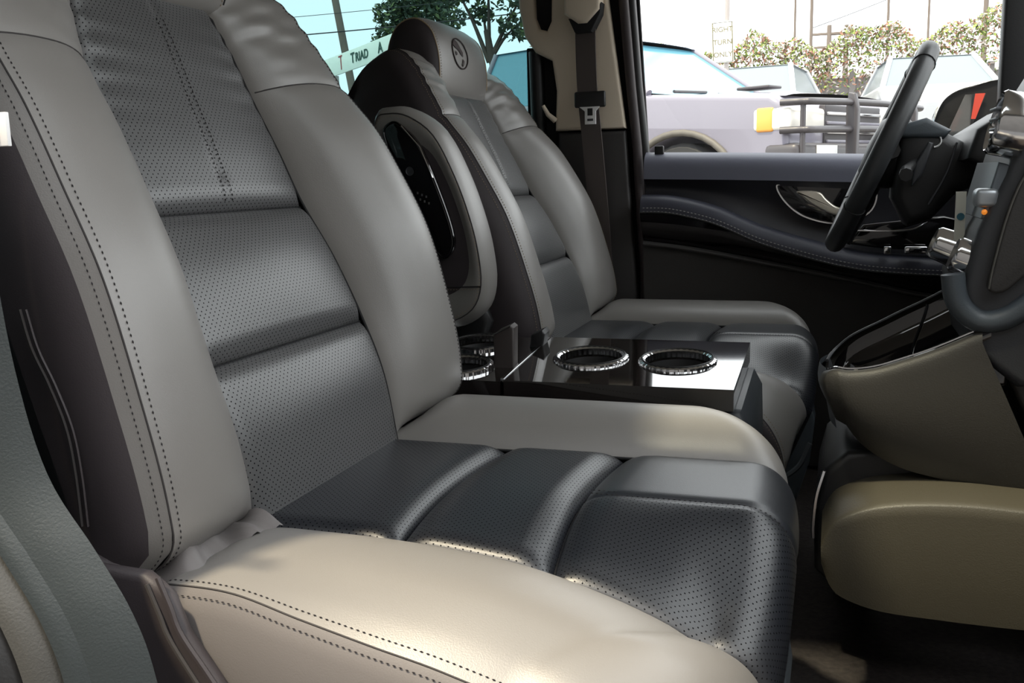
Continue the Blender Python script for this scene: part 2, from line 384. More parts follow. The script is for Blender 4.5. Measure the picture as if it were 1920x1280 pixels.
# ================================================================== SEATS
KX = list(range(13))
EX = [-.470, -.478, -.494, -.520, -.551, -.584, -.608, -.632, -.652, -.672, -.700, -.745, -.790]
EZ = [.36, .410, .49, .557, .628, .69, .747, .804, .862, .908, .932, .922, .880]
fEx, fEz = herm(KX, EX), herm(KX, EZ)
fHP = herm(KX, [.148, .148, .152, .155, .151, .145, .141, .133, .120, .104, .096, .094, .094])
fP = herm(KX, [.03, .030, .042, .056, .068, .072, .066, .050, .037, .028, .022, .016, .010])
fW = herm(KX, [.285, .288, .293, .294, .293, .290, .285, .275, .260, .242, .222, .205, .20])
RX = herm(KX, [-.62, -.63, -.65, -.675, -.70, -.725, -.75, -.77, -.785, -.80, -.808, -.808, -.803])
RZ = herm(KX, [.36, .40, .47, .53, .60, .66, .72, .775, .815, .842, .855, .862, .868])
fQ = herm([0, .06, .2, .42, .65, .85, 1], [0, .22, .60, .90, 1.0, .985, .90])

def seat(name, yc, label, far):
    S = empty(name, (-.30, yc, FZ), label, 'car seat')
    HZ = 0 if far else .028
    def fr(k):
        h = .05; dx = fEx(k+h)-fEx(k-h); dz = fEz(k+h)-fEz(k-h); l = math.hypot(dx, dz); return dz/l, -dx/l
    rc = math.radians(4.0) if far else 0.0; cr, sr = math.cos(rc), math.sin(rc)
    def rot(p):
        dx, dz = p.x+.478, p.z-.41; return Vector((-.478+dx*cr-dz*sr, p.y, .41+dx*sr+dz*cr))
    rh = 0.0 if far else math.radians(-4.0); ch, sh_ = math.cos(rh), math.sin(rh)
    def roth(p):
        dx, dz = p.x+.478, p.z-.41; return Vector((-.478+dx*ch-dz*sh_, p.y, .41+dx*sh_+dz*ch))
    def B(k, y, n):
        nx, nz = fr(k); return rot(Vector((fEx(k)+nx*n, yc+y, fEz(k)+nz*n)))
    def karc(k0, k1):    # metric length between two stations
        L = 0; a = None
        for i in range(21):
            k = k0+(k1-k0)*i/20; p = (fEx(k), fEz(k))
            if a: L += math.hypot(p[0]-a[0], p[1]-a[1])
            a = p
        return L
    # --- backrest core and bolsters
    back = grid('backrest', lambda k, u: rot(Vector((RX(k)-.018*(1-abs(u)**3), yc+u*(fW(k)-.012), RZ(k)))), lin(0, 12, 40), lin(-1, 1, 16), SIDE, S)
    KS = (7.15)
    def bol(k, q, s):
        hp, W, p = fHP(k), fW(k), fP(k)
        tk = math.sqrt(max(0, 1-(1-min(1, max(0, k-1.15)/.42))**2))
        y = hp+(W-hp)*q; n = p*fQ(q)*tk-.030*(1-tk)*min(1, q*4)-.004*math.exp(-q*60)
        # pulled leather near the cross seam and gathers above it
        n -= .0030*math.exp(-((k-KS)/.10)**2)*min(1, q*6)
        if k > KS:
            n += .0022*math.sin(k*9+q*5)*math.exp(-((k-8.4)/.9)**2)*math.sin(PI*min(1, q*1.2)) + .0012*math.sin(k*17-q*9)*math.exp(-((k-8.6)/.8)**2)
        return B(k, s*y, n)
    qs = [0, .015, .035, .06, .1, .15, .2, .27, .35, .43, .52, .6, .68, .76, .84, .9, .95, 1]
    for s in (-1, 1):
        b1 = grid('bolster', lambda k, q: bol(k, q, s), lin(0, KS, 70), qs, LEA, S)
        b2 = grid('shoulder_bolster', lambda k, q: bol(k, q, s), lin(KS, 12, 60), qs, LEA, S)
        # side gusset from the stitched edge back to the rear shell
        def side(k, v):
            a = bol(k, 1, s); r = rot(Vector((RX(k), yc+s*(fW(k)-.012), RZ(k))))
            c = a.lerp(r, v); c.y += s*.021*(math.sin(PI/2*min(1, v/.2)) if v < .2 else math.cos(PI/2*(v-.2)/.8)); return c
        if far: grid('side_gusset', side, lin(0, 12, 60), [0, .012, .03, .05, .075, .1, .14, .2, .3, .42, .55, .7, .85, 1], SIDE, S)
        else:
            grid('side_roll', side, lin(0, 12, 60), [0, .012, .025, .04, .055, .07], LEA, S)
            grid('side_gusset', side, lin(0, 12, 60), [.07, .085, .1, .14, .2, .26, .33, .40], SIDE, S)
            grid('gusset_rear_shade', side, lin(0, 12, 60), [.40, .41, .5, .6, .7, .85, 1], BLKP, S)  # rear of the near gusset, blackened to stand for the shade there
        # piping and the two rows of stitches
        kk = lin(.2, 11.2, 180)
        off = .010
        tube('edge_seam', [bol(k, 1, s) for k in kk], .0008, SEAL, S, n=5)
        dashes('edge_stitching', [bol(k, 1-.0065/(fW(k)-fHP(k)), s)+B(k, 0, .0006)-B(k, 0, 0) for k in kk], THRT if far else THR, S)
        dashes('edge_stitching', [side(k, .03)+Vector((.0006, s*.0008, 0)) for k in kk], THRT if far else THR, S)
        tube('cross_seam', [bol(KS, q, s) for q in lin(.02, 1, 20)], .0009, SEAL, S, n=5)
        tube('panel_seam', [bol(k, 0, s)+B(k, 0, .0005)-B(k, 0, 0) for k in lin(.5, 10, 90)], .0016, SEAM, S, n=5)
    if not far:
        gs = [Vector((-.545, -.766, .628)), (-.538, -.766, .600), (-.526, -.766, .574), (-.515, -.766, .543), (-.512, -.765, .51), (-.513, -.763, .47)]
    # --- centre pads
    KP = [.35, 2.95, 4.95, 9.1]
    if far: KP = [.35, 2.95, 4.95, 8.5]
    for i in range(3):
        k0, k1 = KP[i], KP[i+1]; L = karc(k0, k1)
        def pad(u, v, k0=k0, k1=k1, L=L, i=i):
            k = k0+(k1-k0)*v; hp = fHP(k)
            dv = min(v, 1-v)*L; du = (1-abs(u))*hp
            e = math.sqrt(max(0, 1-(1-min(dv/.022, 1))**2)); g = math.sqrt(max(0, 1-(1-min(du/.020, 1))**2))
            n = -.010+.013*e*g+.006*e*(1-u*u)*math.sin(PI*v)
            # gathered folds where the pad meets the bolster
            if i == 2: n += .0016*math.sin(v*L*260+u)*math.exp(-du/.030)*math.exp(-((v-.62)/.25)**2)*min(1, du/.004)
            if i == 0: n += .0020*math.sin((v*L*210)+u*3)*math.exp(-du/.022)*math.exp(-(v/.28)**2)*min(1, du/.004)
            n -= .0022*math.exp(-(u*hp/.006)**2)*(1 if i == 2 and .1 < v < .96 else 0)*min(1, (v-.02)*8, (1-v)*8)
            return B(k, u*hp, n)
        us = [-1+.0, -.985, -.96, -.93, -.88, -.82, -.74]+lin(-.66, .66, 31)+[.74, .82, .88, .93, .96, .985, 1]
        vs = [0, .006, .015, .03, .05, .075, .1]+lin(.13, .87, 44)+[.9, .925, .95, .97, .985, .994, 1]
        grid('back_pad', pad, us, vs, PERF_LIT, S)
        if i < 2:
            tube('pad_seam', [B(k1, u*fHP(k1), -.0095) for u in lin(-1, 1, 24)], .0022, SEAM, S, n=6)
        if i == 2:
            for dy in (-.006, .006):
                dashes('centre_stitching', [pad(dy/.14, v)+Vector((.0007, 0, .0004)) for v in lin(.03, .80, 90)], THRL if far else THR, S, r=.0007)
    # --- dark leather between the shoulders, under the headrest
    grid('top_panel', lambda u, k: B(k, u*fHP(k), -.008), lin(-1, 1, 9), lin(8.2, 12, 16), SIDE, S)
    # --- headrest
    hp_ = spline([(-.690, 0, .872), (-.686, 0, .91), (-.690, 0, .95), (-.704, 0, .985), (-.735, 0, 1.004), (-.770, 0, .992), (-.790, 0, .955), (-.796, 0, .90), (-.785, 0, .862), (-.74, 0, .850), (-.705, 0, .853)], 44, True)
    hp_ = [roth(Vector((p.x, 0, p.z+HZ))) for p in hp_]; hc = sum(hp_, Vector())/len(hp_)
    HW = .125
    def hcore(i, t):
        p = hp_[int(i) % 44]; a = abs(t); sc = 1-.05*max(0, (a-.6)/.4)**2; f = .007*(1-t*t)
        d = p-hc
        return Vector((hc.x+d.x*(sc+.06*(1-t*t)), yc+t*HW, hc.z+d.z*(sc+.04*(1-t*t))))
    hr = grid('headrest', hcore, range(44), [-1, -.97, -.9, -.8, -.65, -.45, -.2, 0, .2, .45, .65, .8, .9, .97, 1], LEA, S, closeu=True)
    for s in (-1, 1):
        def hside(i, v): 
            p = hp_[int(i) % 44]; d = p-hc; sc = .95*(1-v); return Vector((hc.x+d.x*sc, yc+s*(HW+.012*math.sin(min(1, v*2.5)*PI/2)), hc.z+d.z*sc))
        grid('headrest_side', hside, range(44), [0, .03, .08, .16, .3, .5, .75, .98], SIDE, hr, closeu=True)
        dashes('headrest_stitching', [hcore(i, s*.955)*1.0+Vector((0.0008, 0, 0.0005)) for i in list(range(44))+[0]], THRT, hr)
        tube('headrest_seam', [hcore(i, s*1.0) for i in range(44)], .0013, THRT if far else SEAM, hr, n=5, closed=True)
        tube('headrest_post', [roth(Vector((-.742, yc+s*.06, .80))), roth(Vector((-.742, yc+s*.06, .862+HZ)))], .007, CHR, hr, n=10)
    if far:
        # stitched oval emblem on the headrest
        def onh(dy, dz):
            z = .930+dz; t = (dy)/HW; 
            xf = herm([.85, .872, .91, .95, .985, 1.0], [-.700, -.690, -.686, -.690, -.704, -.733])(z)
            xx = hc.x+(xf-hc.x)*(1+.06*(1-t*t)); zz = hc.z+(z-hc.z)*(1+.04*(1-t*t))
            return Vector((xx+.0012, yc+dy, zz))
        EMB = mat('emblem_thread', (.035, .022, .022), .7)
        el = tube('emblem', [onh(.036*math.cos(a)-.028, .027*math.sin(a)+.014) for a in lin(0, 2*PI, 41)[:-1]], .0013, EMB, hr, n=5, closed=True)
        def blob(nm, pts):
            P = [onh(a*1.2-.028, b*.85+.014) for a, b in pts]; c = sum(P, Vector())/len(P)
            V = P+[c+Vector((.002, 0, 0))]; mk(nm, V, [(i, (i+1) % len(P), len(P)) for i in range(len(P))], EMB, hr)
        blob('emblem_motif', [(-.024, .022), (-.012, .030), (-.002, .024), (.006, .012), (.012, .004), (.010, -.006), (.002, -.002), (-.004, .006), (-.014, .010), (-.02, .014)])
        blob('emblem_motif', [(.006, -.010), (.013, -.014), (.010, -.022), (.004, -.028), (.001, -.022), (.005, -.017)])
        blob('emblem_motif', [(-.020, .004), (-.014, .002), (-.014, -.004), (-.019, -.006)])
    # --- cushion
    def xf(y): return -.033-.034*(abs(y)/.3)**2.6
    def rn(y): return .042+.085*max(0, min(1, (abs(y)-.13)/.15))**1.3
    zo = herm([-.55, -.455, -.40, -.346, -.29, -.24, -.15, -.05], [.425, .427, .426, .413, .400, .389, .362, .32])
    gdr = herm([-.60, -.42, -.34, -.28, -.22, -.158, -.116, -.09, -.03], [0, 0, .001, .005, .013, .030, .046, .060, .08])
    def ztop(x, y, out):
        a = abs(y)
        drop = gdr(x)*(3*min(1, a/.147)**2-2*min(1, a/.147)**3) if y < 0 else 0.0
        if a <= .147: return .412-drop
        q = (a-.147)/.156
        e = zo(x) if out else zo(x)*.5+.5*.418
        crest = .020 if out else .037
        f = fQ(min(1, q*1.25)) if q < .8 else 1
        z = .412+crest*f
        if x < -.43: z -= min(.035, 9*(x+.43)**2)*min(1, q*3)
        z -= drop
        if q > .55: t = (q-.55)/.45; z += (min(e, z)-z)*t**1.7
        return z
    def col(m, y, out, extra=0.0):
        """m 0..1 from the back of the cushion over the nose and down the front"""
        r = rn(y); X1 = xf(y); xa = X1-r
        if m < .62: x = -.545+(xa+.545)*m/.62; return Vector((x, yc+y, ztop(x, y, out)+extra))
        if m < .88:
            th = (m-.62)/.26*PI/2; x = xa+r*math.sin(th)
            return Vector((x+extra*math.sin(th), yc+y, ztop(xa, y, out)-r*(1-math.cos(th))+extra*math.cos(th)))
        t = (m-.88)/.12; z0 = ztop(xa, y, out)-r
        return Vector((X1-.045*t+extra, yc+y, z0+(.20-z0)*t))
    ms = lin(0, .62, 40)[:-1]+lin(.62, .88, 22)[:-1]+lin(.88, 1, 8)
    for s in (-1, 1):
        out = (s < 0)
        def cb(m, q): 
            y = .147+.156*q; e = -.005*math.exp(-q*40)
            return col(m, s*y, out, e)
        grid('cushion_bolster', cb, [m for m in ms if m < .915], qs, LEA, S)
        grid('cushion_skirt', cb, [m for m in ms if m > .895], qs, SIDE, S)
        def cs(m, v):
            a = col(m, s*.303, out); zz = a.z+(.17-a.z)*v if a.z > .17 else a.z
            return Vector((a.x-.01*v, a.y+s*(.012*math.sin(PI*min(1, v*1.4)**.6)), zz))
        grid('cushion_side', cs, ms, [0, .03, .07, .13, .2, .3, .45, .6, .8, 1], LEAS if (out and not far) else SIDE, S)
        tube('cushion_edge_seam', [col(m, s*.303, out) for m in lin(.12, .95, 120)], .0008, SEAL, S, n=5)
        for d in (.006,):
            dashes('cushion_edge_stitching', [col(m, s*(.303-d), out, .0007) for m in lin(.12, .95, 160)], THRT if far else THR, S)
        dashes('cushion_edge_stitching', [cs(m, .022)+Vector((0, s*.0008, .0004)) for m in lin(.12, .95, 160)], THRT if far else THR, S)
        tube('cushion_panel_seam', [col(m, s*.147, out, -.004) for m in lin(.05, .98, 90)], .0016, SEAM, S, n=5)
    # pads: rear, middle, front inner, front outer
    def mx(x, y): return .62*(x+.545)/((xf(y)-rn(y))+.545)
    def cpad(nm, xa0, xb0, y0, y1, mt, last=False, ucrease=(True, True)):
        def f(y_, v):
            y = y0+(y1-y0)*y_
            sh = .012*(y/.147)**2
            m0 = mx(xa0+sh, y); m1 = 1.0 if last else mx(xb0+sh, y)
            m_ = m0+(m1-m0)*v
            L0 = (xb0-xa0) if not last else .35
            dv = v*L0 if last else min(v, 1-v)*L0
            e = math.sqrt(max(0, 1-(1-min(dv/.030, 1))**2))
            d0 = (y_*(y1-y0)) if ucrease[0] else 1; d1 = ((1-y_)*(y1-y0)) if ucrease[1] else 1
            du = min(d0, d1); g = math.sqrt(max(0, 1-(1-min(du/.016, 1))**2))
            if not ucrease[0]: g *= 1-.16*math.exp(-(y_*(y1-y0)/.006)**2)
            if not ucrease[1]: g *= 1-.16*math.exp(-((1-y_)*(y1-y0)/.006)**2)
            return col(m_, y, True, -.012+.017*e*g+.003*(1-(y/.147)**2)*e)
        es_ = [0, .012, .03, .055, .09, .14]
        grid(nm, f, es_+lin(.2, .8, 24)+[1-e for e in reversed(es_)], es_+lin(.2, .8, 30)+[1-e for e in reversed(es_)], mt, S)
    XA, XB = -.355, -.222
    cpad('cushion_pad', -.54, XA, -.147, .147, PERF)
    cpad('cushion_pad', XA, XB, -.147, .147, PERF)
    cpad('cushion_pad', XB, 0, -.147, -.004, PERF, True, (True, False))
    cpad('cushion_pad', XB, 0, -.004, .147, DRK, True, (False, True))
    for x0 in (XA, XB):
        tube('pad_seam', [col(mx(x0+.012*(y/.147)**2, y), y, True, -.0115) for y in lin(-.147, .147, 24)], .0018, SEAM, S, n=5)
    m0 = mx(XB+.01, 0)
    for dy in (-.0055, .0035):
        dashes('pad_stitching', [col(m_, dy, True, .0065) for m_ in lin(m0, .80, 60)], THR, S)
    # --- base under the cushion
    prism('seat_base', [(-.56, FZ), (-.14, FZ), (-.09, .20), (-.085, .34), (-.20, .37), (-.58, .37)], 'y', yc-.27, yc+.27, BLKP, S, bev=.02)
    prism('recliner_cover', [(-.68, .20), (-.50, .20), (-.455, .32), (-.462, .40), (-.49, .44), (-.55, .46), (-.66, .44)], 'y', yc-.318, yc-.285, SIDE, S, bev=.012)
    prism('recliner_cover', [(-.68, .20), (-.50, .20), (-.455, .32), (-.462, .40), (-.49, .44), (-.55, .46), (-.66, .44)], 'y', yc+.285, yc+.318, SIDE, S, bev=.012)
    prism('front_shield', [(-.115, FZ), (-.075, FZ), (-.035, .20), (-.028, .27), (-.038, .335), (-.055, .31), (-.075, .2)], 'y', yc-.06, yc+.02, BGRY, S, bev=.006)
    if far:
        tube('base_piping', spline([(-.03, yc-.303, .30), (-.05, yc-.31, .26), (-.10, yc-.315, .235), (-.2, yc-.315, .23)], 20), .004, BGRY, S, n=6)
        # folded-up armrest on the inner side
        ao = spline([(-.689, 0, .815), (-.665, 0, .826), (-.629, 0, .82), (-.586, 0, .788), (-.552, 0, .724), (-.528, 0, .658), (-.514, 0, .599), (-.510, 0, .541), (-.527, 0, .500), (-.571, 0, .478), (-.612, 0, .492), (-.640, 0, .55), (-.668, 0, .65), (-.694, 0, .75)], 56, True)
        ac = sum(ao, Vector())/len(ao)
        Y0, Y1 = .092, .168
        ad = [(1.0-.30, Y0+.004), (.80, Y0+.0005), (.87, Y0), (.92, Y0+.002), (.965, Y0+.010), (.99, Y0+.020), (1.0, (Y0+Y1)/2), (.985, Y1-.016), (.95, Y1-.006), (.85, Y1), (.4, Y1)]
        arm = grid('armrest', lambda i, j: Vector((ac.x+(ao[int(i) % 56].x-ac.x)*ad[int(j)][0], ad[int(j)][1], ac.z+(ao[int(i) % 56].z-ac.z)*ad[int(j)][0])), range(56), range(len(ad)), LEA, S, closeu=True)
        mk('armrest_face', [Vector((ac.x+(p.x-ac.x)*.7, Y0+.004, ac.z+(p.z-ac.z)*.7)) for p in ao], [tuple(range(56))], SIDE, arm)
        def ring(sc, y, r, nm, mt, st=False):
            P = [Vector((ac.x+(p.x-ac.x)*sc, y, ac.z+(p.z-ac.z)*sc)) for p in ao]
            return dashes(nm, P+[P[0]], mt, arm) if st else tube(nm, P, r, mt, arm, n=5, closed=True)
        ring(.925, Y0+.0015, .0009, 'armrest_seam', SEAL); ring(.90, Y0-.0004, 0, 'armrest_stitching', THRT, True)
        dashes('armrest_stitching', [(x, Y0-.0006, .541+.03*(x+.60)) for x in lin(-.63, -.518, 30)], THRT, arm)
        tube('armrest_seam', [(x, Y0-.0004, .545+.03*(x+.60)) for x in lin(-.632, -.516, 12)], .0011, SEAM, arm, n=5)
        po = spline([(-.664, 0, .785), (-.650, 0, .799), (-.634, 0, .793), (-.605, 0, .761), (-.573, 0, .684), (-.556, 0, .627), (-.560, 0, .600), (-.576, 0, .594), (-.594, 0, .62), (-.625, 0, .68), (-.652, 0, .745)], 50, True)
        cp = prism('control_panel', [(p.x, p.z) for p in po], 'y', .082, .096, BLKG, arm, bev=.003)
        tube('panel_rim', [(p.x, .083, p.z) for p in po], .0018, BLKG, cp, n=6, closed=True)
        tube('rim_highlight', [(-.634, .0815, .793), (-.605, .0815, .761), (-.585, .0815, .714)], .0012, CHR, cp, n=5)
        lathe('power_button', [(.0001, .0), (.006, 0), (.007, .001)], (-.622, .0815, .725), (0, -1, 0), DGRY, cp, n=16)
        for a_ in range(3):
            for b_ in range(2):
                rbox('control_mark', (-.612+a_*.007+b_*.004, .0808, .690-b_*.010-a_*.003), (-.6095+a_*.007+b_*.004, .0812, .6935-b_*.010-a_*.003), mat('control_print', (.10, .10, .10), .5) if a_+b_ == 0 else bpy.data.materials['control_print'], cp, bev=0)
        lathe('armrest_pivot', [(.0001, .02), (.03, .02), (.035, .012), (.035, -.03)], (-.60, .165, .52), (0, -1, 0), BLKP, S, n=24)
        # dark belt-side cover low on the inner flank
        prism('flank_cover', [(-.70, .40), (-.56, .40), (-.53, .48), (-.55, .53), (-.60, .545), (-.68, .52)], 'y', .168, .196, BLKP, S, bev=.012)
    else:
        P = spline(gs, 40)
        tube('side_seam', P, .0012, SEAL, S, n=5)
        tube('side_seam', [p+Vector((.005, .0005, 0)) for p in P], .0010, SIDE, S, n=5)
        # bunched cover in the gap between back and cushion
        def bunch(u, v):
            x = -.515+.072*u; y = -.735+.125*v
            return Vector((x, y, .424+.016*math.sin(PI*u)*(1-.6*v)+.006*math.sin(u*9+v*8)*(1-.5*v)+.0035*math.sin(v*23+u*5)-.02*max(0, 1-v*8)**2))
        grid('bunched_cover', bunch, lin(0, 1, 24), lin(0, 1, 20), LEAS, S)
        prism('valance', [(-.60, .20), (-.34, .20), (-.37, .33), (-.398, .374), (-.421, .406), (-.431, .432), (-.45, .446), (-.60, .45)], 'y', yc-.332, yc-.318, SIDE, S, bev=.006)
        tube('valance_piping', spline([(-.438, yc-.331, .445), (-.429, yc-.332, .425), (-.421, yc-.333, .406), (-.398, yc-.333, .374), (-.37, yc-.333, .33), (-.34, yc-.333, .20)], 24), .0022, SIDE, S, n=6)
        tube('valance_piping', spline([(-.446, yc-.333, .44), (-.437, yc-.334, .42), (-.429, yc-.335, .402), (-.408, yc-.335, .370), (-.38, yc-.335, .33), (-.35, yc-.335, .20)], 24), .0018, SEAL, S, n=6)
    return S

seat('passenger_seat', -.447, 'large taupe leather seat with charcoal perforated centre in the foreground', False)
seat('driver_seat', .503, 'taupe leather seat behind the steering wheel with emblem headrest and raised armrest', True)

# ================================================================== CENTRE CONSOLE
CO = empty('center_console', (-.33, .04, FZ), 'glossy black console with cup holders between the two seats', 'console')
CY0, CY1, CZ = -.078, .162, .45
rbox('console_body', (-.64, CY0+.012, FZ), (-.125, CY1-.012, CZ-.028), DGRY, CO, bev=.012)
prism('console_front', [(-.14, FZ), (-.105, FZ+.02), (-.096, .34), (-.098, .395), (-.110, .418), (-.14, .42)], 'y', CY0+.012, CY1-.012, mat('console_slate', (.035, .04, .046), .45, bump=.15, bscale=500), CO, bev=.012)
# tops with real holes for the cups
def holed(nm, x0, x1, y0, y1, z, th, holes, mt):
    bm = bmesh.new(); N = 32
    V = []; F = []
    # grid cells around each hole: radial fan from hole to cell rectangle
    cells = []
    hs = sorted(holes, key=lambda h: h[0])
    for (cx, cy, r, a0, a1, b0, b1) in holes:
        base = len(V)
        for i in range(N):
            a = 2*PI*i/N; c, s = math.cos(a), math.sin(a)
            V.append((cx+r*c, cy+r*s, z))
            tx = ((a1-cx) if c > 0 else (a0-cx))/c if abs(c) > 1e-9 else 1e9
            ty = ((b1-cy) if s > 0 else (b0-cy))/s if abs(s) > 1e-9 else 1e9
            t = min(tx, ty); V.append((cx+t*c, cy+t*s, z))
        # corners
        cor = []
        for (X, Y) in ((a1, b1), (a0, b1), (a0, b0), (a1, b0)):
            cor.append((len(V), math.atan2(Y-cy, X-cx) % (2*PI))); V.append((X, Y, z))
        for i in range(N):
            j = (i+1) % N; ai = 2*PI*i/N; aj = 2*PI*(i+1)/N
            mid = [c for c, a in cor if ai < a < aj]
            poly = [base+2*i, base+2*i+1]+mid+[base+2*j+1, base+2*j]
            F.append(tuple(poly))
    n = len(V); V2 = V+[(x, y, z-th) for x, y, _ in V]
    F2 = list(F)
    # skirts
    def skirt(p, q): F2.append((p, q, q+n, p+n))
    for F_ in [F]:
        from collections import Counter
        cnt = Counter()
        for f in F:
            for a, b in zip(f, f[1:]+f[:1]): cnt[tuple(sorted((tuple(round(c, 6) for c in V[a]), tuple(round(c, 6) for c in V[b]))))] += 1
        for f in F:
            for a, b in zip(f, f[1:]+f[:1]):
                if cnt[tuple(sorted((tuple(round(c, 6) for c in V[a]), tuple(round(c, 6) for c in V[b]))))] == 1: skirt(a, b)
    return mk(nm, V2, F2, mt, CO, smooth=False)
cups = [(-.333, .045, .046), (-.208, .045, .046)]
holed('front_top', -.425, -.118, CY0, CY1, CZ, .028, [(-.333, .045, .046, -.425, -.2705, CY0, CY1), (-.208, .045, .046, -.2705, -.118, CY0, CY1)], WOODG)
holed('rear_top', -.66, -.430, CY0, CY1, CZ-.002, .028, [(-.512, -.022, .042, -.66, -.430, CY0, .0425), (-.525, .106, .042, -.66, -.430, .0425, CY1)], WOODG)
for cx, cy, r in cups+[(-.512, -.022, .042), (-.525, .106, .042)]:
    cu = lathe('cup_holder', [(r+.001, CZ-.004), (r-.002, CZ-.02), (r-.005, CZ-.07), (.0005, CZ-.07)], (cx, cy, 0), (0, 0, 1), BLKP, CO)
    lathe('cup_ring', [(r-.001, CZ-.006), (r-.001, CZ+.003), (r+.003, CZ+.0055), (r+.008, CZ+.003), (r+.009, CZ-.003)], (cx, cy, 0), (0, 0, 1), CHR, cu, n=144, ripple=.012, rn=36)
    tube('ring_groove', [(cx+(r+.0035)*math.cos(a), cy+(r+.0035)*math.sin(a), CZ+.0052) for a in lin(0, 2*PI, 41)[:-1]], .0015, BLKP, cu, n=5, closed=True)
    for k in range(3):
        a = k*2*PI/3+.5; rbox('grip_tab', (cx+(r-.012)*math.cos(a)-.006, cy+(r-.012)*math.sin(a)-.006, CZ-.035), (cx+(r-.012)*math.cos(a)+.006, cy+(r-.012)*math.sin(a)+.006, CZ-.022), DGRY, cu, bev=.002)
rbox('split_trim', (-.4310, CY0+.004, CZ-.004), (-.4255, CY1-.004, CZ+.0012), CHR, CO, bev=.0008)
tb = prism('pull_strap', [(-.462, .434), (-.433, .440), (-.431, .505), (-.436, .509), (-.456, .500), (-.462, .494)], 'y', -.012, .012, mat('strap_brown', (.045, .036, .034), .6), CO, bev=.003)
tube('strap_end', [(-.461, -.0128, .4955), (-.449, -.0128, .5015), (-.435, -.0128, .5085)], .0012, CHR, tb, n=5)
prism('latch_tab', [(-.446, .444), (-.424, .447), (-.420, .468), (-.424, .474), (-.442, .466)], 'y', .105, .135, BLKP, CO, bev=.003)
prism('lower_skirt', [(-.62, FZ), (-.13, FZ), (-.11, .22), (-.13, .27), (-.62, .27)], 'y', CY0-.004, CY0+.012, BLKP, CO, bev=.005)

for ob in CO.children_recursive:        # the top leans a little towards the passenger side
    if ob.type == 'MESH':
        o_ = wloc(ob)
        for v_ in ob.data.vertices:
            yy, zz = v_.co.y+o_.y, v_.co.z+o_.z
            v_.co.z += (yy-.0425)*.085*max(0, min(1, (zz-.30)/.08))
# ================================================================== DASHBOARD AND CENTRE STACK
DA = empty('dashboard', (.3, 0, FZ), 'grey dashboard with storage bin and lower centre stack', 'dashboard')
# main crossing body
prism('dash_body', [(.34, .40), (.93, .35), (.93, .66), (.62, .72), (.40, .74), (.33, .70), (.31, .60), (.32, .48)], 'y', -.82, .84, DGRY, DA, bev=.02)
# storage bin: near shell is a loft from rim down and under
rim_n = spline([(-.008, -.06, .466), (-.004, -.088, .472), (.004, -.099, .476), (.020, -.101, .475), (.047, -.101, .479), (.081, -.101, .491), (.115, -.101, .505), (.159, -.101, .527)], 30)
rim_f = spline([(-.008, .10, .448), (-.003, .14, .450), (.006, .157, .458), (.026, .160, .475), (.060, .160, .494), (.09, .160, .511), (.12, .160, .527), (.156, .160, .548)], 30)
und = spline([(-.006, 0, .450), (.004, 0, .424), (.020, 0, .397), (.042, 0, .373), (.080, 0, .352), (.125, 0, .341), (.18, 0, .331), (.245, 0, .322)], 30)
ROLL = .016
def shell(sgn, rim):
    def f(u, v):
        i = int(u); r = rim[i]; b = und[i]
        yb = r.y*.80 if v > .5 else r.y
        if v < .2: t = v/.2; return Vector((r.x-(.008 if i < 8 else .0)*math.sin(t*PI/2), r.y+sgn*.010*math.sin(t*PI/2), r.z-.014*(1-math.cos(t*PI/2))))
        t = (v-.2)/.8
        z = (r.z-.014)+(b.z-(r.z-.014))*t; x = (r.x-(.008 if i < 8 else 0))+(b.x-r.x)*t
        return Vector((x, r.y+sgn*(.010-.035*t**2.2), z))
    return f
grid('bin_shell', shell(-1, rim_n), range(31), lin(0, 1, 22), OLV, DA)
grid('bin_shell', shell(1, rim_f), range(31), lin(0, 1, 22), OLV, DA)
grid('bin_nose', lambda y, v: Vector((-.007-.010*math.cos((y-.03)*PI/.22)-.006*math.sin(PI*min(1, v*1.5))+.014*v, y, .461-.10*(y-.03)-.075*v)), lin(-.075, .135, 16), lin(0, 1, 10), BGRY, DA)
grid('bin_underside', lambda u, v: und[int(u)]+Vector((0, .03+(v*2-1)*.105, -.004*math.sin(PI*v))), range(31), lin(0, 1, 10), DGRY, DA)
# inner tray
def tray(u, v):
    i = int(u); a, b = rim_n[i], rim_f[i]; p = a.lerp(b, v); d = .060*math.sin(PI*min(1, max(0, v)))**.35*min(1, i/6)
    return Vector((p.x+.01, p.y, p.z-d-.003))
grid('bin_tray', tray, range(31), [0, .01, .03, .06, .1, .2, .35, .5, .65, .8, .9, .94, .97, .99, 1], BLKG, DA)
tube('bin_rim', [p+Vector((0, .004, .001)) for p in rim_n], .0012, CHR, DA, n=6)
tube('bin_rim', [p+Vector((0, -.004, .001)) for p in rim_f], .0022, DGRY, DA, n=6)
tube('bin_inlay', spline([(.118, .10, .528), (.112, .09, .508), (.100, .07, .474), (.096, .03, .452)], 20), .004, CHR, DA, n=6, flat=.4)
tube('bin_inlay', spline([(.022, -.06, .452), (.030, -.075, .462), (.026, -.09, .474)], 12), .0025, CHR, DA, n=6)
rbox('charging_port', (.070, .0, .448), (.088, .03, .454), DGRY, DA, bev=.002)
tube('port_rim', [(.069, .0, .455), (.089, .0, .456), (.089, .03, .456), (.069, .03, .455)], .0016, CHR, DA, n=5, closed=True)
rbox('bin_back', (.160, -.09, .46), (.19, .15, .60), BLKG, DA, bev=.004)
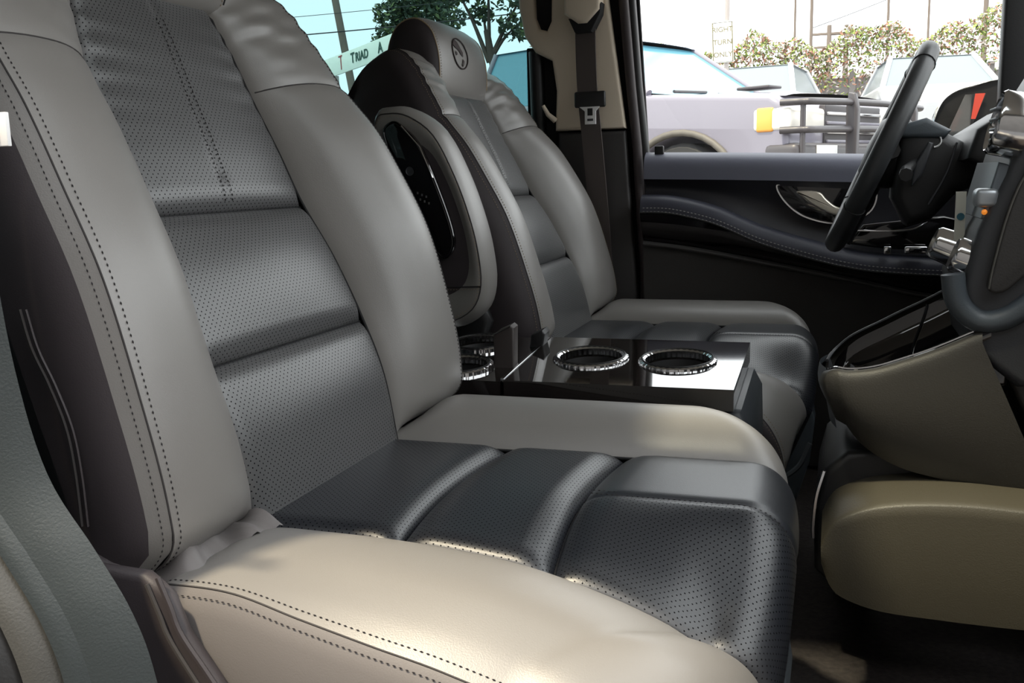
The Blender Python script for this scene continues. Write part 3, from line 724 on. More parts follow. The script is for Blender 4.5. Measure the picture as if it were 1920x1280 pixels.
# lower centre tunnel cover
kn_t = spline([(-.008, 0, .283), (.001, 0, .304), (.015, 0, .318), (.050, 0, .333), (.096, 0, .341), (.152, 0, .344), (.206, 0, .342), (.30, 0, .338)], 30)
kn_b = spline([(-.007, 0, .243), (.003, 0, .217), (.019, 0, .202), (.061, 0, .190), (.125, 0, .187), (.17, 0, .186), (.214, 0, .186), (.30, 0, .187)], 30)
def knee(u, v):
    t, b = kn_t[int(u)], kn_b[int(u)]
    if v < .4:
        a = v/.4; return Vector((t.x, -.118-.022*math.sin(a*PI/2)+(1-a)*.20*(1-a), t.z-.016*(1-math.cos(a*PI/2))))
    a = (v-.4)/.6; p = t.lerp(b, a); return Vector((p.x, -.140-.004*math.sin(PI*a)+.006*a, p.z-.016*(1-a)))
grid('tunnel_cover', knee, range(31), [0, .05, .1, .15, .2, .24, .28, .32, .36, .4, .45, .55, .7, .85, 1], mat('tan_grey_plastic', (.060, .053, .038), .5, bump=.3, bscale=600), DA)
prism('lower_dash', [(.165, .52), (.26, .56), (.34, .56), (.34, .30), (.255, .325), (.225, .40)], 'y', -.08, .15, OLV, DA, bev=.008)
prism('tunnel_plinth', [(.0, .24), (.019, .202), (.061, .190), (.30, .187), (.30, FZ), (.01, FZ)], 'y', .20, .36, BLKP, DA, bev=.003)
prism('tunnel_end', [(-.016, .20), (-.018, .26), (-.016, .292), (-.006, .335), (.02, .36), (.10, .37), (.10, .17), (.02, .165)], 'y', -.05, .20, BLKP, DA, bev=.010)
tube('tunnel_trim', spline([(-.007, -.054, .335), (-.0155, -.054, .30), (-.0185, -.054, .262), (-.018, -.054, .245)], 14), .0028, CHR, DA, n=6)
# stack above the bin
prism('stack_body', [(.150, .50), (.135, .575), (.150, .64), (.175, .70), (.195, .78), (.40, .78), (.40, .46), (.20, .46)], 'y', -.10, .13, DGRY, DA, bev=.012)
so = spline([(.30, 0, .74), (.215, 0, .735), (.191, 0, .698), (.177, 0, .658), (.165, 0, .599), (.162, 0, .574), (.177, 0, .571), (.20, 0, .592), (.24, 0, .63), (.30, 0, .66)], 50, True)
prism('stack_side_panel', [(p.x, p.z) for p in so], 'y', -.115, -.095, DOORL, DA, bev=.004)
tube('side_panel_trim', [(p.x, -.1155, p.z) for p in spline([(.215, 0, .735), (.191, 0, .698), (.177, 0, .658), (.165, 0, .599), (.162, 0, .575)], 20)], .0011, mat('satin_trim', (.22, .21, .19), .35, .6), DA, n=5)
tube('stack_bezel', spline([(.126, -.10, .590), (.131, -.10, .562), (.144, -.10, .544), (.160, -.10, .536), (.182, -.10, .540), (.205, -.10, .557), (.235, -.095, .59), (.255, -.07, .615)], 30), .013, BGRY, DA, n=10)
prism('switch_block', [(.168, .714), (.196, .706), (.181, .645), (.172, .638), (.153, .652)], 'y', -.092, .09, mat('satin_blue_grey', (.12, .14, .16), .4), DA, bev=.004)
rbox('rocker_switch', (.146, -.098, .664), (.170, -.06, .685), mat('satin_silver', (.42, .45, .48), .35, .6), DA, bev=.006)
lathe('hazard_lamp', [(.0001, .003), (.0025, .002), (.0032, 0)], (.156, -.093, .659), (0, -1, 0), mat('amber_lamp', (.8, .25, .03), .4, emit=((1, .30, .03), .12)), DA, n=12)
kb = lathe('climate_knob', [(.0001, .030), (.018, .030), (.021, .026), (.0225, .004), (.025, 0), (.025, -.02)], (.156, -.07, .600), (-.93, 0, .37), CHR, DA, n=28)
lathe('knob_ring', [(.024, .006), (.027, .004), (.027, -.004)], (.156, -.07, .600), (-.93, 0, .37), RED, kb, n=28)
kb2 = lathe('climate_knob', [(.0001, .030), (.018, .030), (.021, .026), (.0225, .004), (.025, 0), (.025, -.02)], (.145, .06, .605), (-.93, 0, .37), CHR, DA, n=28)
rbox('warning_sticker', (.136, .0, .62), (.1475, .004, .680), mat('pale_sticker', (.70, .70, .62), .5), DA, bev=0)
lathe('sticker_mark', [(.0001, .0006), (.0045, .0006)], (.142, -.001, .650), (0, -1, 0), mat('blue_print', (.04, .16, .22), .5), DA, n=16)
# air vent and screen hood at the top of the stack
av = lathe('air_vent', [(.028, -.01), (.030, .010), (.033, .014), (.036, .010), (.036, -.02)], (.175, -.085, .755), (-.95, 0, .25), CHR, DA, n=28)
for k in range(4): rbox('vent_slat', (.160, -.11, .737+k*.011), (.178, -.06, .740+k*.011), mat('vent_grey', (.25, .27, .30), .4) if k == 0 else bpy.data.materials['vent_grey'], av, bev=.001)
prism('screen_hood', [(.215, .765), (.20, .78), (.225, .825), (.27, .835), (.31, .77)], 'y', -.13, .13, BLKP, DA, bev=.008)
# instrument cowl in front of the wheel
prism('instrument_cowl', [(.18, .72), (.195, .765), (.25, .80), (.36, .80), (.40, .70), (.30, .66)], 'y', .33, .68, BLKP, DA, bev=.015)

# ================================================================== STEERING WHEEL
SW = empty('steering_wheel', (.066, .5, .742), 'black leather steering wheel seen edge on', 'steering wheel')
wc = Vector((.066, .5, .742)); wt = math.atan2(.143, .326)
ax = Vector((-math.cos(wt), 0, math.sin(wt))); e1 = Vector((math.sin(wt), 0, math.cos(wt))); e2 = Vector((0, 1, 0))
RW = .172
def rimp(a, r=RW, d=0): return wc+(e1*math.cos(a)+e2*math.sin(a))*r+ax*d
tube('rim', [rimp(2*PI*i/64) for i in range(64)], .0165, mat('rim_leather', (.030, .032, .034), .42, bump=.2, bscale=700), SW, n=14, closed=True)
for a0 in (.62, -.62, 2.2, -2.2):
    tube('rim_seam', [rimp(a0)+(e1*math.cos(a0)+e2*math.sin(a0))*.0168*math.cos(b)+ax*.0168*math.sin(b) for b in lin(0, 2*PI, 17)[:-1]], .0011, SEAM, SW, n=5, closed=True)
for a in (PI/2, -PI/2, PI):
    P = [rimp(a, r, -.012+.0*r) for r in lin(.05, RW-.006, 8)]
    tube('spoke', P, lambda t: .017-.004*t, BLKP, SW, n=8, flat=1.0)
lathe('hub', [(.0001, .022), (.045, .018), (.062, .004), (.065, -.015), (.055, -.04), (.04, -.055)], wc, tuple(ax), BLKP, SW, n=32)
hubt = tube('spoke_trim', [rimp(a, .085, .003) for a in lin(-.5, -1.2, 12)], .004, CHR, SW, n=6)
ST = empty('steering_column', (.15, .5, .70), 'black steering column shroud with stalks behind the wheel', 'steering column')
prism('column_shroud', [(.092, .775), (.132, .782), (.178, .756), (.22, .73), (.235, .69), (.18, .665), (.146, .625), (.108, .615), (.085, .66)], 'y', .43, .57, BLKP, ST, bev=.018)
prism('shroud_top', [(.088, .778), (.132, .789), (.170, .768), (.160, .755), (.09, .758)], 'y', .425, .575, BGRY, ST, bev=.008)
tube('stalk', spline([(.12, .44, .72), (.105, .38, .71), (.098, .33, .705), (.096, .29, .70)], 12), lambda t: .007+.003*t, BLKP, ST, n=8)
tube('stalk', spline([(.125, .56, .72), (.11, .62, .72), (.10, .69, .715)], 12), lambda t: .007+.003*t, BLKP, ST, n=8)
prism('gear_selector', [(.115, .715), (.135, .75), (.142, .748), (.128, .70), (.112, .68)], 'y', .405, .425, DGRY, ST, bev=.004)
tube('shroud_mark', [(.145+.010*math.cos(a), .4285, .752+.010*math.sin(a)) for a in lin(-1.6, 1.6, 12)], .0015, WHT, ST, n=5)
tube('shroud_split', spline([(.178, .428, .748), (.165, .427, .70), (.14, .427, .65)], 14), .0018, DGRY, ST, n=5)

# ================================================================== SEAT BELT
SB = empty('seat_belt', (-.53, .83, FZ), 'brown seat belt with silver tongue hanging on the beige pillar', 'seat belt')
def strap(nm, pts, wdt, mt, parent, th=.0018):
    P = spline(pts, 40)
    def f(u, v):
        i = int(u); p = P[i]; t = (P[min(i+1, 40)]-P[max(i-1, 0)]).normalized(); n = Vector((-.12, -1, 0)).normalized(); b = t.cross(n).normalized()
        c = [(-1, -1), (-1, 1), (1, 1), (1, -1), (-1, -1)][int(v)]
        return p+b*c[0]*wdt/2+n*c[1]*th
    return grid(nm, f, range(41), range(5), mt, parent, uv=False, smooth=False)
strap('webbing', [(-.530, .834, 1.06), (-.530, .830, 1.0), (-.527, .828, .90), (-.518, .826, .80), (-.508, .826, .68), (-.499, .828, .55), (-.492, .83, .40), (-.49, .835, .20)], .046, WEB, SB)
gd = prism('belt_guide', [(-.570, 1.055), (-.540, 1.033), (-.520, 1.033), (-.492, 1.060), (-.488, 1.16), (-.570, 1.16)], 'y', .80, .846, BEI, SB, bev=.008)
prism('guide_slot', [(-.562, 1.046), (-.548, 1.016), (-.512, 1.016), (-.492, 1.052), (-.489, 1.075), (-.52, 1.04)], 'y', .806, .842, SEAM, gd, bev=.002)
rbox('tongue_grip', (-.553, .812, .858), (-.484, .824, .892), BLKP, SB, bev=.004)
prism('tongue', [(-.545, .862), (-.493, .862), (-.505, .850), (-.505, .822), (-.530, .822), (-.530, .850)], 'y', .813, .817, WHT, SB, bev=.0008)
rbox('tongue_slot', (-.5235, .8118, .8405), (-.5120, .8135, .856), BLKP, SB, bev=.0004)
rbox('tongue_mark', (-.5240, .8118, .829), (-.5110, .8135, .834), DGRY, SB, bev=.0004)

# white paper tag by the near pillar
TG = empty('hang_tag', (-.535, -.80, .72), 'small white tag with maroon print at the left edge beside the seat', 'tag')
rbox('tag_card', (-.53, -.832, .737), (-.4725, -.829, .757), WHT, TG, bev=.0005, M=None)
rbox('tag_print', (-.53, -.8335, .741), (-.479, -.832, .750), RED, TG, bev=0)

# ================================================================== DOOR MIRROR
MI = empty('door_mirror', (.28, 1.1, .75), 'black exterior mirror outside the driver window', 'mirror')
mo = spline([(.192, 0, .762), (.200, 0, .82), (.222, 0, .862), (.27, 0, .882), (.36, 0, .884), (.37, 0, .74), (.30, 0, .73), (.22, 0, .735)], 40, True)
mc = sum(mo, Vector())/len(mo)
grid('mirror_shell', lambda i, j: Vector((mc.x+(mo[int(i) % 40].x-mc.x)*[1.0, 1.03, 1.0, .85, .5][int(j)], [1.09, 1.12, 1.18, 1.22, 1.24][int(j)], mc.z+(mo[int(i) % 40].z-mc.z)*[1.0, 1.03, 1.0, .85, .5][int(j)])), range(40), range(5), BLKG, MI, closeu=True)
mk('mirror_face', [Vector((mc.x+(p.x-mc.x)*.98, 1.095, mc.z+(p.z-mc.z)*.98)) for p in mo], [tuple(range(40))], BLKP, MI)
mg = mk('mirror_glass', [Vector((.222, 1.088, .775)), Vector((.262, 1.088, .765)), Vector((.300, 1.088, .865)), Vector((.258, 1.088, .865))], [(0, 1, 2, 3)], mat('mirror_silver', (.75, .72, .70), .06, 1.0), MI, smooth=False)
mk('red_reflection', [Vector((.272, 1.087, .812)), Vector((.281, 1.087, .812)), Vector((.298, 1.087, .866)), Vector((.278, 1.087, .866))], [(0, 1, 2, 3)], mat('red_reflection_paint', (.75, .10, .07), .2), MI, smooth=False)  # red reflection in the mirror, painted as a flat patch
rbox('mirror_arm', (.30, .90, .735), (.36, 1.12, .775), BLKP, MI, bev=.012)

# ================================================================== OUTSIDE
def gz(y): return -.5+.10*max(0, y-.9)
ASP = mat('asphalt', (.16, .155, .15), .9, bump=.5, bscale=60, var=.15, vscale=2)
GR = grid('ground', lambda u, v: Vector((u, v, gz(v))), lin(-60, 60, 13), [-60, -20, -5, .9, 4, 8, 14, 22, 40, 120], ASP, smooth=False)
struct(GR, 'sloping asphalt parking lot'); GR.name = 'floor_lot'
# ------- generic outdoor frame: local (u along heading, w to the left, z up)
def frame(ox, oy, head):
    h = math.radians(head); hx, hy = math.cos(h), math.sin(h); z0 = gz(oy)
    return Matrix(((hx, -hy, 0, ox), (hy, hx, 0, oy), (0, 0, 1, z0), (0, 0, 0, 1)))
# ------- pickup truck
TP = mat('truck_silver_paint', (.20, .19, .235), .3, coat=.3); TGL = mat('truck_glass', (.10, .26, .34), .12, spec=.5)

TBK = mat('truck_black_steel', (.05, .045, .05), .4); LAMP = mat('headlamp_lens', (.75, .72, .66), .15, spec=.6); AMB = mat('amber_lens', (.85, .38, .08), .3)
TCH = mat('truck_chrome', (.8, .8, .82), .15, 1.0); TYR = mat('tyre_rubber', (.02, .02, .02), .8); RIM = mat('wheel_alloy', (.5, .5, .52), .3, .8)
def wheel(parent, M, u, w_, r, wd):
    c = M @ Vector((u, w_, r)); a = (M.to_3x3() @ Vector((0, 1, 0))).normalized()
    wh = lathe('wheel', [(r*.62, -wd/2), (r*.92, -wd/2), (r, -wd*.35), (r, wd*.35), (r*.92, wd/2), (r*.62, wd/2)], c, a, TYR, parent, n=28)
    lathe('alloy', [(.001, -wd*.42), (r*.3, -wd*.45), (r*.62, -wd*.35), (r*.64, wd*.4), (.001, wd*.4)], c, a, RIM, wh, n=20)
def pickup():
    M = frame(-.36, 6.25, -28) @ Matrix.Translation((0, 0, .04))          # front near corner at local (0,0); body runs to -u, width to +w
    T = empty('pickup_truck', M @ Vector((-2.5, .95, 0)), 'silver pickup truck with black grille guard outside the driver window', 'truck')
    Wd = 1.9
    # lower body side profile with wheel arches
    def arch(cx, r, n=10): return [(cx+r*math.cos(a), .42+r*math.sin(a)) for a in lin(0, PI, n)]
    prof = [(0, .45), (0, .95), (-.06, 1.13), (-.16, 1.20), (-1.30, 1.285), (-1.45, 1.30), (-5.2, 1.30), (-5.25, .50)]+[(-4.75, .45)]+[(p[0], p[1]) for p in reversed(arch(-4.3, .46))]+[(-1.45, .45)]+[p for p in reversed(arch(-.98, .47))]+[(-.45, .42)]
    # order: walk bottom from rear to front
    prof = [(0, .45), (0, .95), (-.06, 1.13), (-.16, 1.20), (-1.30, 1.285), (-1.45, 1.30), (-5.2, 1.30), (-5.25, .50)]+[(-4.3+.46*math.cos(a), .42+.46*math.sin(a)) for a in lin(PI, 0, 10)]+[(-.98+.56*math.cos(a), .38+.56*math.sin(a)) for a in lin(PI, 0, 12)]
    prism('body', prof, 'y', 0, Wd, TP, T, bev=.05, seg=4, M=M)
    # raised hood
    def hood(u, v):
        x = -.10-1.28*u; y = .12+1.66*v; return M @ Vector((x, y, 1.19+.085*u+.055*math.sin(PI*v)**.5*math.sin(PI*min(1, .15+u*.9))**.5))
    grid('hood', hood, lin(0, 1, 14), lin(0, 1, 16), TP, T)
    rbox('hood_scoop', (-.75, .45, 1.29), (-.45, .65, 1.315), TBK, T, bev=.01, M=M)
    # cab
    zc = 1.30
    def cab(z, u0, u1, i): return [M @ Vector((u0, i, z)), M @ Vector((u1, i, z)), M @ Vector((u1, Wd-i, z)), M @ Vector((u0, Wd-i, z))]
    b = cab(zc, -1.32, -3.5, .04); t = cab(1.83, -2.08, -3.35, .22)
    V = b+t
    cb_ = mk('windscreen', [V[0], V[3], V[7], V[4]], [(0, 1, 2, 3)], TGL, T, smooth=False)
    mk('side_window', [V[0], V[1], V[5], V[4]], [(0, 1, 2, 3)], TGL, T, smooth=False)
    mk('side_window', [V[3], V[2], V[6], V[7]], [(0, 1, 2, 3)], TGL, T, smooth=False)
    mk('rear_window', [V[1], V[2], V[6], V[5]], [(0, 1, 2, 3)], TGL, T, smooth=False)
    rf = spline([M @ Vector(p) for p in ((-2.02, .22, 1.84), (-2.3, .22, 1.88), (-3.35, .22, 1.86))], 8)
    grid('roof', lambda u, v: M @ Vector((-2.04-1.36*u, .20+1.5*v, 1.83+.05*math.sin(PI*v)**.4*math.sin(PI*(.1+.9*u))**.5)), lin(0, 1, 10), lin(0, 1, 10), TP, T)
    for a_, b_ in ((0, 4), (3, 7), (1, 5), (2, 6)): tube('cab_pillar', [V[a_], V[b_]], .030, TP, T, n=8)
    tube('door_post', [M @ Vector((-1.62, .10, 1.30)), M @ Vector((-2.12, .22, 1.82))], .02, TBK, T, n=6)
    rbox('seat_row', (-2.7, .2, 1.0), (-2.4, 1.7, 1.55), TBK, T, bev=.05, M=M)
    for y0 in (.35, 1.0): tube('wiper', [M @ Vector((-1.30, y0, 1.325)), M @ Vector((-1.36, y0+.55, 1.345))], .014, TBK, T, n=6)
    rbox('wing_mirror', (-1.75, -.16, 1.28), (-1.62, .02, 1.48), TBK, T, bev=.03, M=M)
    # front: headlamp, grille, bumper, arch flare
    for y0, y1 in ((-.012, .50), (1.40, 1.912)):
        lp = rbox('headlamp', (-.30, y0, .93), (.022, y1, 1.10), LAMP, T, bev=.03, M=M)
        ya = (y0-.004, y0+.07) if y0 < 1 else (y1-.07, y1+.004)
        rbox('turn_lens', (-.27, ya[0], .925), (-.12, ya[1], 1.105), AMB, lp, bev=.02, M=M)
    gl = rbox('grille', (-.04, .50, .66), (.016, 1.40, 1.13), TBK, T, bev=.01, M=M)
    for k in range(6): rbox('grille_bar', (.012, .52, .70+k*.07), (.034, 1.38, .725+k*.07), TCH if k % 2 else TP, gl, bev=.006, M=M)
    rbox('bumper', (-.20, -.02, .42), (.09, 1.92, .84), TBK, T, bev=.05, M=M)
    rbox('number_plate', (.09, .25, .66), (.10, .55, .82), WHT, T, bev=.002, M=M)
    tube('arch_flare', [M @ Vector((-.98+.60*math.cos(a), -.004, .38+.58*math.sin(a))) for a in lin(0, PI, 20)], .028, mat('arch_olive_trim', (.10, .09, .075), .6), T, n=8)
    tube('body_crease', [M @ Vector((u, -.004, .93+.03*u/-2)) for u in lin(-1.5, -5, 4)], .012, TP, T, n=6)
    wheel(T, M, -.98, .14, .44, .26); wheel(T, M, -4.3, .14, .41, .26); wheel(T, M, -.98, 1.76, .41, .26); wheel(T, M, -4.3, 1.76, .41, .26)
    # grille guard bolted to the front
    for z in (.93, 1.13):
        tube('guard_bar', spline([M @ Vector(p) for p in ((-.05, -.03, z), (.10, .02, z), (.17, .14, z), (.20, .95, z+.01), (.17, 1.76, z), (.10, 1.88, z), (-.05, 1.93, z))], 40), .026, TBK, T, n=8)
    for y in (.56, 1.55):
        prism('guard_upright', [(.10, .45), (.24, .45), (.25, 1.08), (.22, 1.20), (.17, 1.21), (.15, 1.10), (.16, .6)], 'y', y, y+.05, TBK, T, bev=.012, M=M)
    for y in (.03, 1.87): tube('guard_post', [M @ Vector((.10, y, .60)), M @ Vector((.10, y, 1.13))], .02, TBK, T, n=8)
pickup()
# ------- parked cars
def car(ox, oy, head, paint, label, sc=1.0, group=None, suv=False):
    M = frame(ox, oy, head) @ Matrix.Scale(sc, 4)
    C = empty('parked_car', M @ Vector((0, 0, 0)), label, 'car', group)
    h = .18 if suv else 0
    prof = [(2.15, .35), (2.2, .60), (2.05, .78), (1.1, .93+h*.5), (-1.5, .95+h*.5), (-2.1, .92+h*.5), (-2.2, .60), (-2.15, .35)]
    prof += [(-1.3+.36*math.cos(a), .33+.36*math.sin(a)) for a in lin(PI, 0, 8)]+[(1.35+.36*math.cos(a), .33+.36*math.sin(a)) for a in lin(PI, 0, 8)]
    prism('body', prof, 'y', -.88, .88, paint, C, bev=.06, seg=3, M=M)
    zb_ = .92+h*.5; zt = 1.42+h
    b = [(1.05, .80), (-1.75, .80), (-1.75, -.80), (1.05, -.80)]; t = [(.25, .60), (-1.15, .60), (-1.15, -.60), (.25, -.60)]
    if suv: t = [(.35, .64), (-1.6, .64), (-1.6, -.64), (.35, -.64)]
    B_ = [M @ Vector((x, y, zb_)) for x, y in b]; T_ = [M @ Vector((x, y, zt)) for x, y in t]
    for nm, i, j in (('side_window', 0, 1), ('rear_window', 1, 2), ('side_window', 2, 3), ('windscreen', 3, 0)):
        mk(nm, [B_[i], B_[j], T_[j], T_[i]], [(0, 1, 2, 3)], CGL, C, smooth=False)
    for i in range(4): tube('pillar', [B_[i], T_[i]], .045*sc, paint, C, n=6)
    grid('roof', lambda u, v: M @ Vector((t[0][0]+.04+(t[1][0]-t[0][0]-.08)*u, (v*2-1)*(t[0][1]+.04), zt-.01+.05*math.sin(PI*u)*math.sin(PI*v))), lin(0, 1, 8), lin(0, 1, 8), paint, C)
    for u in (1.35, -1.3):
        for y in (-.80, .80): wheel(C, M, u, y, .33, .2)
    for y in (-.6, .6):
        rbox('headlamp', (2.02, y-.18, .62), (2.2, y+.18, .74), LAMP, C, bev=.03, M=M); rbox('tail_lamp', (-2.21, y-.2, .65), (-2.1, y+.2, .80), RED, C, bev=.02, M=M)
    return C
CGL = mat('car_dark_glass', (.16, .19, .21), .25, spec=.3)
PW = mat('white_car_paint', (.75, .76, .78), .25, coat=.4); PG = mat('grey_car_paint', (.30, .33, .38), .25, coat=.4); PB = mat('slate_blue_paint', (.10, .14, .20), .3, coat=.3); PS = mat('pale_silver_paint', (.55, .57, .60), .25, coat=.4)
car(-1.35, 15.9, 262, PW, 'white parked car behind the pickup hood beside the road sign')
car(1.3, 15.9, 275, PS, 'pale silver parked car in front of the vine covered fence')
car(3.3, 12.0, 262, PG, 'grey car parked at the right beyond the door mirror')
# ------- road sign
RS = empty('road_sign', (-1.36, 11, gz(11)), 'white road sign reading right turn only on a grey post', 'road sign')
PST = mat('galvanised_post', (.38, .34, .32), .5, .3)
tube('post', [(-1.33, 11.03, gz(11)), (-1.31, 11.03, 4.2)], .028, PST, RS, n=10)
MS = Matrix.Translation((-1.365, 10.985, 2.255)) @ Matrix.Rotation(math.radians(-2), 4, 'Y')
pn = rbox('panel', (-.125, -.004, -.24), (.125, .004, .24), mat('sign_white', (.85, .84, .80), .4), RS, bev=.003, M=MS)
INK = mat('sign_olive_ink', (.16, .14, .06), .6)
for i, t_ in enumerate(('RIGHT', 'TURN', 'ONLY')):
    text('lettering', t_, .084, INK, MS @ Matrix.Translation((0, -.006, .145-.145*i)) @ Matrix.Rotation(PI/2, 4, 'X'), pn, .001)
BO = [(-.115, -.23), (.115, -.23), (.115, .23), (-.115, .23)]
tube('border', [MS @ Vector((a, -.0055, b)) for a, b in BO], .006, INK, pn, n=4, closed=True)
# ------- utility poles and wires
WD = mat('pole_wood', (.16, .13, .11), .9, bump=.5, bscale=40)
def pole(x, y, h, r, lab, lean=0.0, arm=True):
    z = gz(y); P = empty('utility_pole', (x, y, z), lab, 'utility pole')
    tube('shaft', [(x, y, z), (x+lean*h, y, z+h)], lambda t: r*(1-.3*t), WD, P, n=10)
    if arm:
        for zz in (h-.35, h-.9): rbox('cross_arm', (x+lean*zz-.8, y-.06, z+zz-.05), (x+lean*zz+.8, y+.06, z+zz+.05), WD, P, bev=.01)
        for dx in (-.7, -.3, .3, .7): lathe('insulator', [(.001, .16), (.04, .14), (.03, .02), (.03, 0)], (x+lean*h+dx, y, z+h-.3), (0, 0, 1), TCH, P, n=8)
    return P
pole(-1.10, 24, 7, .03, 'thin bare pole left of its neighbour above the fence', 0, False)
pole(-.72, 24, 7, .042, 'taller bare pole just right of the thin one above the fence', 0, False)
pole(1.0, 24, 7, .034, 'bare pole rising above the steering wheel', .0, False)
pole(1.88, 24, 7, .03, 'slim pole behind the steering wheel rim', .0, False)
pole(3.2, 25, 4.0, .07, 'short pole with cross arms at the right end of the fence')
pole(-.55, 44, 3.0, .13, 'far utility pole with cross arms left of the pair')
pole(.15, 45, 3.0, .13, 'far utility pole with cross arms right of the pair')
pole(-9.0, 16.6, 6.5, .085, 'leaning dark utility pole seen through the tinted window', -.16, False)
WIRE = mat('wire_black', (.03, .03, .035), .7)
def wirec(a, b, sag, r, lab): 
    a, b = Vector(a), Vector(b); o = tube('overhead_wire', [a.lerp(b, t)-Vector((0, 0, sag*4*t*(1-t))) for t in lin(0, 1, 24)], r, WIRE, n=5); tag(o, lab, 'wire')
wirec((-14, 14.1, 3.30), (-2.5, 20, 4.5), .15, .012, 'thick overhead wire crossing the leaning pole')
wirec((-14, 14.1, 3.62), (-2.5, 20, 4.9), .15, .006, 'thin overhead wire just above the thick one')
wirec((-14, 13.6, 3.80), (-2.5, 15.6, 4.55), .15, .006, 'thin topmost overhead wire behind the tree')
wirec((-4, 23, 2.9), (-.72, 23.8, 3.5), .1, .012, 'wire running behind the road sign to the bare poles')
wirec((-.72, 24.2, 4.1), (3.0, 30, 6.2), .05, .010, 'slanting wire rising from the taller bare pole')
# ------- banner sign through the tinted window
BN = empty('banner_sign', (-6.7, 12, gz(12)), 'white banner with green lettering behind the driver seat', 'banner')
dB = (Vector((-6.10, 11.4, 0))-Vector((-7.50, 12.4, 0))).normalized()
MB_ = Matrix(((dB.x, -dB.y, 0, -6.72), (dB.y, dB.x, 0, 11.85), (0, 0, 1, 2.50), (0, 0, 0, 1))) @ Matrix.Rotation(math.radians(-3.2), 4, 'Y')
bp_ = rbox('banner_panel', (-1.1, 0, -.155), (1.7, .02, .13), mat('banner_white', (.80, .86, .80), .6), BN, bev=.004, M=MB_)
GI = mat('banner_green_ink', (.01, .06, .045), .6)
text('lettering', 'T', .20, GI, MB_ @ Matrix.Translation((-.06, -.006, 0)) @ Matrix.Rotation(PI/2, 4, 'X'), bp_, .002, True)
text('lettering', 'RIAD', .175, GI, MB_ @ Matrix.Translation((.225, -.006, -.008)) @ Matrix.Rotation(PI/2, 4, 'X'), bp_, .002, True)
text('lettering', 'A', .20, GI, MB_ @ Matrix.Translation((.78, -.006, 0)) @ Matrix.Rotation(PI/2, 4, 'X'), bp_, .002, True)
rbox('logo_stroke', (-.46, -.005, -.10), (-.435, 0, .10), RED, bp_, bev=0, M=MB_); rbox('logo_stroke', (-.52, -.005, .085), (-.40, 0, .105), RED, bp_, bev=0, M=MB_)
for px in (-.7, .5, 1.6): tube('banner_post', [MB_ @ Vector((px, .04, -.155)), MB_ @ Vector((px, .04, -2.0))], .03, PST, BN, n=8)
# dark vehicle at the left of the banner
car(-9.2, 14.4, 20, mat('dark_green_paint', (.02, .05, .05), .3, coat=.3), 'dark green car left of the banner', 1.0, None, True)
# ------- foliage
LF = [mat('leaf_deep_green', (.035, .06, .035), .7), mat('leaf_light_green', (.20, .26, .06), .7), mat('leaf_russet', (.26, .13, .09), .8), mat('leaf_olive', (.10, .14, .05), .7)]
def leaves(nm, pts, size, mts, parent):
    rnd = random.Random(len(pts)); V = []; F = []; MI_ = []
    for p in pts:
        a = Vector((rnd.gauss(0, 1), rnd.gauss(0, 1), rnd.gauss(0, 1))).normalized(); b = a.orthogonal().normalized(); s = size*rnd.uniform(.6, 1.4); n = len(V)
        V += [p-a*s, p+b*s*.5, p+a*s, p-b*s*.5]; F.append((n, n+1, n+2, n+3)); MI_.append(rnd.choices(range(len(mts)), [m_[1] for m_ in mts])[0])
    o = mk(nm, V, F, mts[0][0], parent, smooth=False)
    for m_ in mts[1:]: o.data.materials.append(m_[0])
    for i, pl in enumerate(o.data.polygons): pl.material_index = MI_[i]
    o['kind'] = 'stuff'
    return o
BARK = mat('bark', (.055, .042, .035), .9, bump=.6, bscale=30)
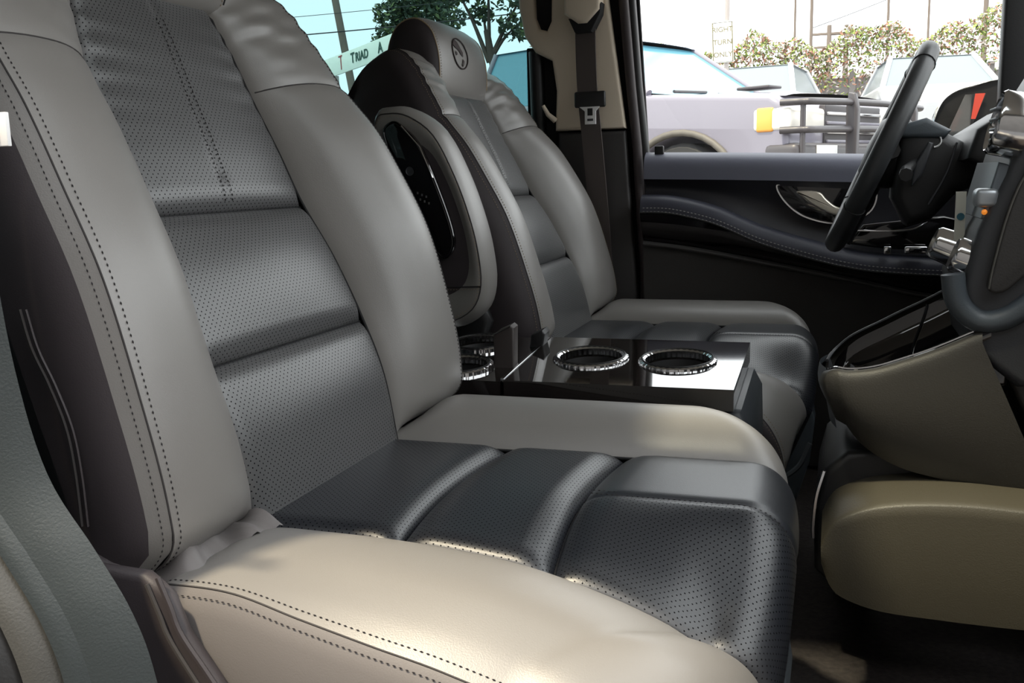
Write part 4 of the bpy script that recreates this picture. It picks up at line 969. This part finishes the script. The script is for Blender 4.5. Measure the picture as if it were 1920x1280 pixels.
def tree(x, y, h, blobs, lab, n, size=.09, mts=None, trunk=.10):
    z = gz(y); T = empty('tree', (x, y, z), lab, 'tree'); rnd = random.Random(int(x*10+y)); P = []
    tube('trunk', spline([(x, y, z), (x+.1, y, z+h*.3), (x-.05, y, z+h*.55)], 10), lambda t: trunk*(1-.4*t), BARK, T, n=8)
    for (bx, by, bz, r) in blobs:
        tube('branch', spline([(x-.02, y, z+h*.42), ((x+bx)/2, (y+by)/2, (z+h*.5+bz)/2-.1), (bx, by, bz)], 8), lambda t: trunk*.5*(1-.8*t), BARK, T, n=6)
        for _ in range(int(n*r*r)):
            d = Vector((rnd.gauss(0, 1), rnd.gauss(0, 1), rnd.gauss(0, 1))).normalized()*r*rnd.random()**.45
            P.append(Vector((bx+d.x, by+d.y, bz+d.z*.75)))
    leaves('foliage', P, size, mts or [(LF[0], 6), (LF[3], 2)], T)
tree(-8.3, 18.6, 4.5, [(-9.1, 18.6, 4.25, .55), (-8.5, 18.6, 4.7, .75), (-9.2, 18.4, 3.75, .42), (-7.9, 18.8, 4.9, .7), (-8.7, 18.6, 3.9, .5), (-8.1, 18.6, 4.1, .55)], 'dark leafy tree left of the driver headrest', 2600, .062)
tree(-6.1, 16, 4.3, [(-6.75, 16, 4.2, .45), (-6.1, 16, 4.35, .6), (-5.4, 16, 4.0, .6), (-6.3, 16.2, 3.75, .3), (-5.6, 16, 3.4, .35)], 'open branched tree right of the driver headrest', 1500, .06)
tree(-4.4, 15, 3.2, [(-4.2, 15, 2.75, .45), (-3.75, 15, 2.45, .4), (-4.5, 15, 3.0, .5)], 'small russet tree at the edge of the driver window', 600, .06, [(LF[2], 4), (LF[1], 3)])
# vine covered fence
FE = empty('vine_fence', (-.5, 19, gz(19)), 'low concrete fence overgrown with green and russet vines', 'fence')
CON = mat('fence_concrete', (.32, .30, .30), .9, bump=.5, bscale=20, var=.15, vscale=3)
for k in range(13):
    x = -7+k*1.2
    rbox('fence_panel', (x, 19, gz(19)-.1), (x+1.17, 19.12, 2.45), CON, FE, bev=.01); rbox('fence_post', (x-.06, 18.94, gz(19)-.1), (x+.06, 19.16, 2.6), CON, FE, bev=.01)
rnd = random.Random(5); VP = []
topf = herm([-8, -4, -1.9, 0, 1.6, 3, 9], [2.9, 3.0, 3.14, 3.22, 3.28, 3.36, 3.5])
for _ in range(36000):
    x = rnd.uniform(-7.5, 8.5); t = rnd.random(); zt = topf(x)+.16*math.sin(x*3.1)+.10*math.sin(x*7.3+1); z = 2.0+(zt-2.0)*t**.75
    if rnd.random() < .25+.75*t: VP.append(Vector((x, 19-.25+rnd.gauss(0, .14), z)))
leaves('vines', VP, .045, [(LF[1], 5), (LF[2], 4), (LF[3], 2), (mat('dry_stem', (.50, .44, .40), .8), 4)], FE)
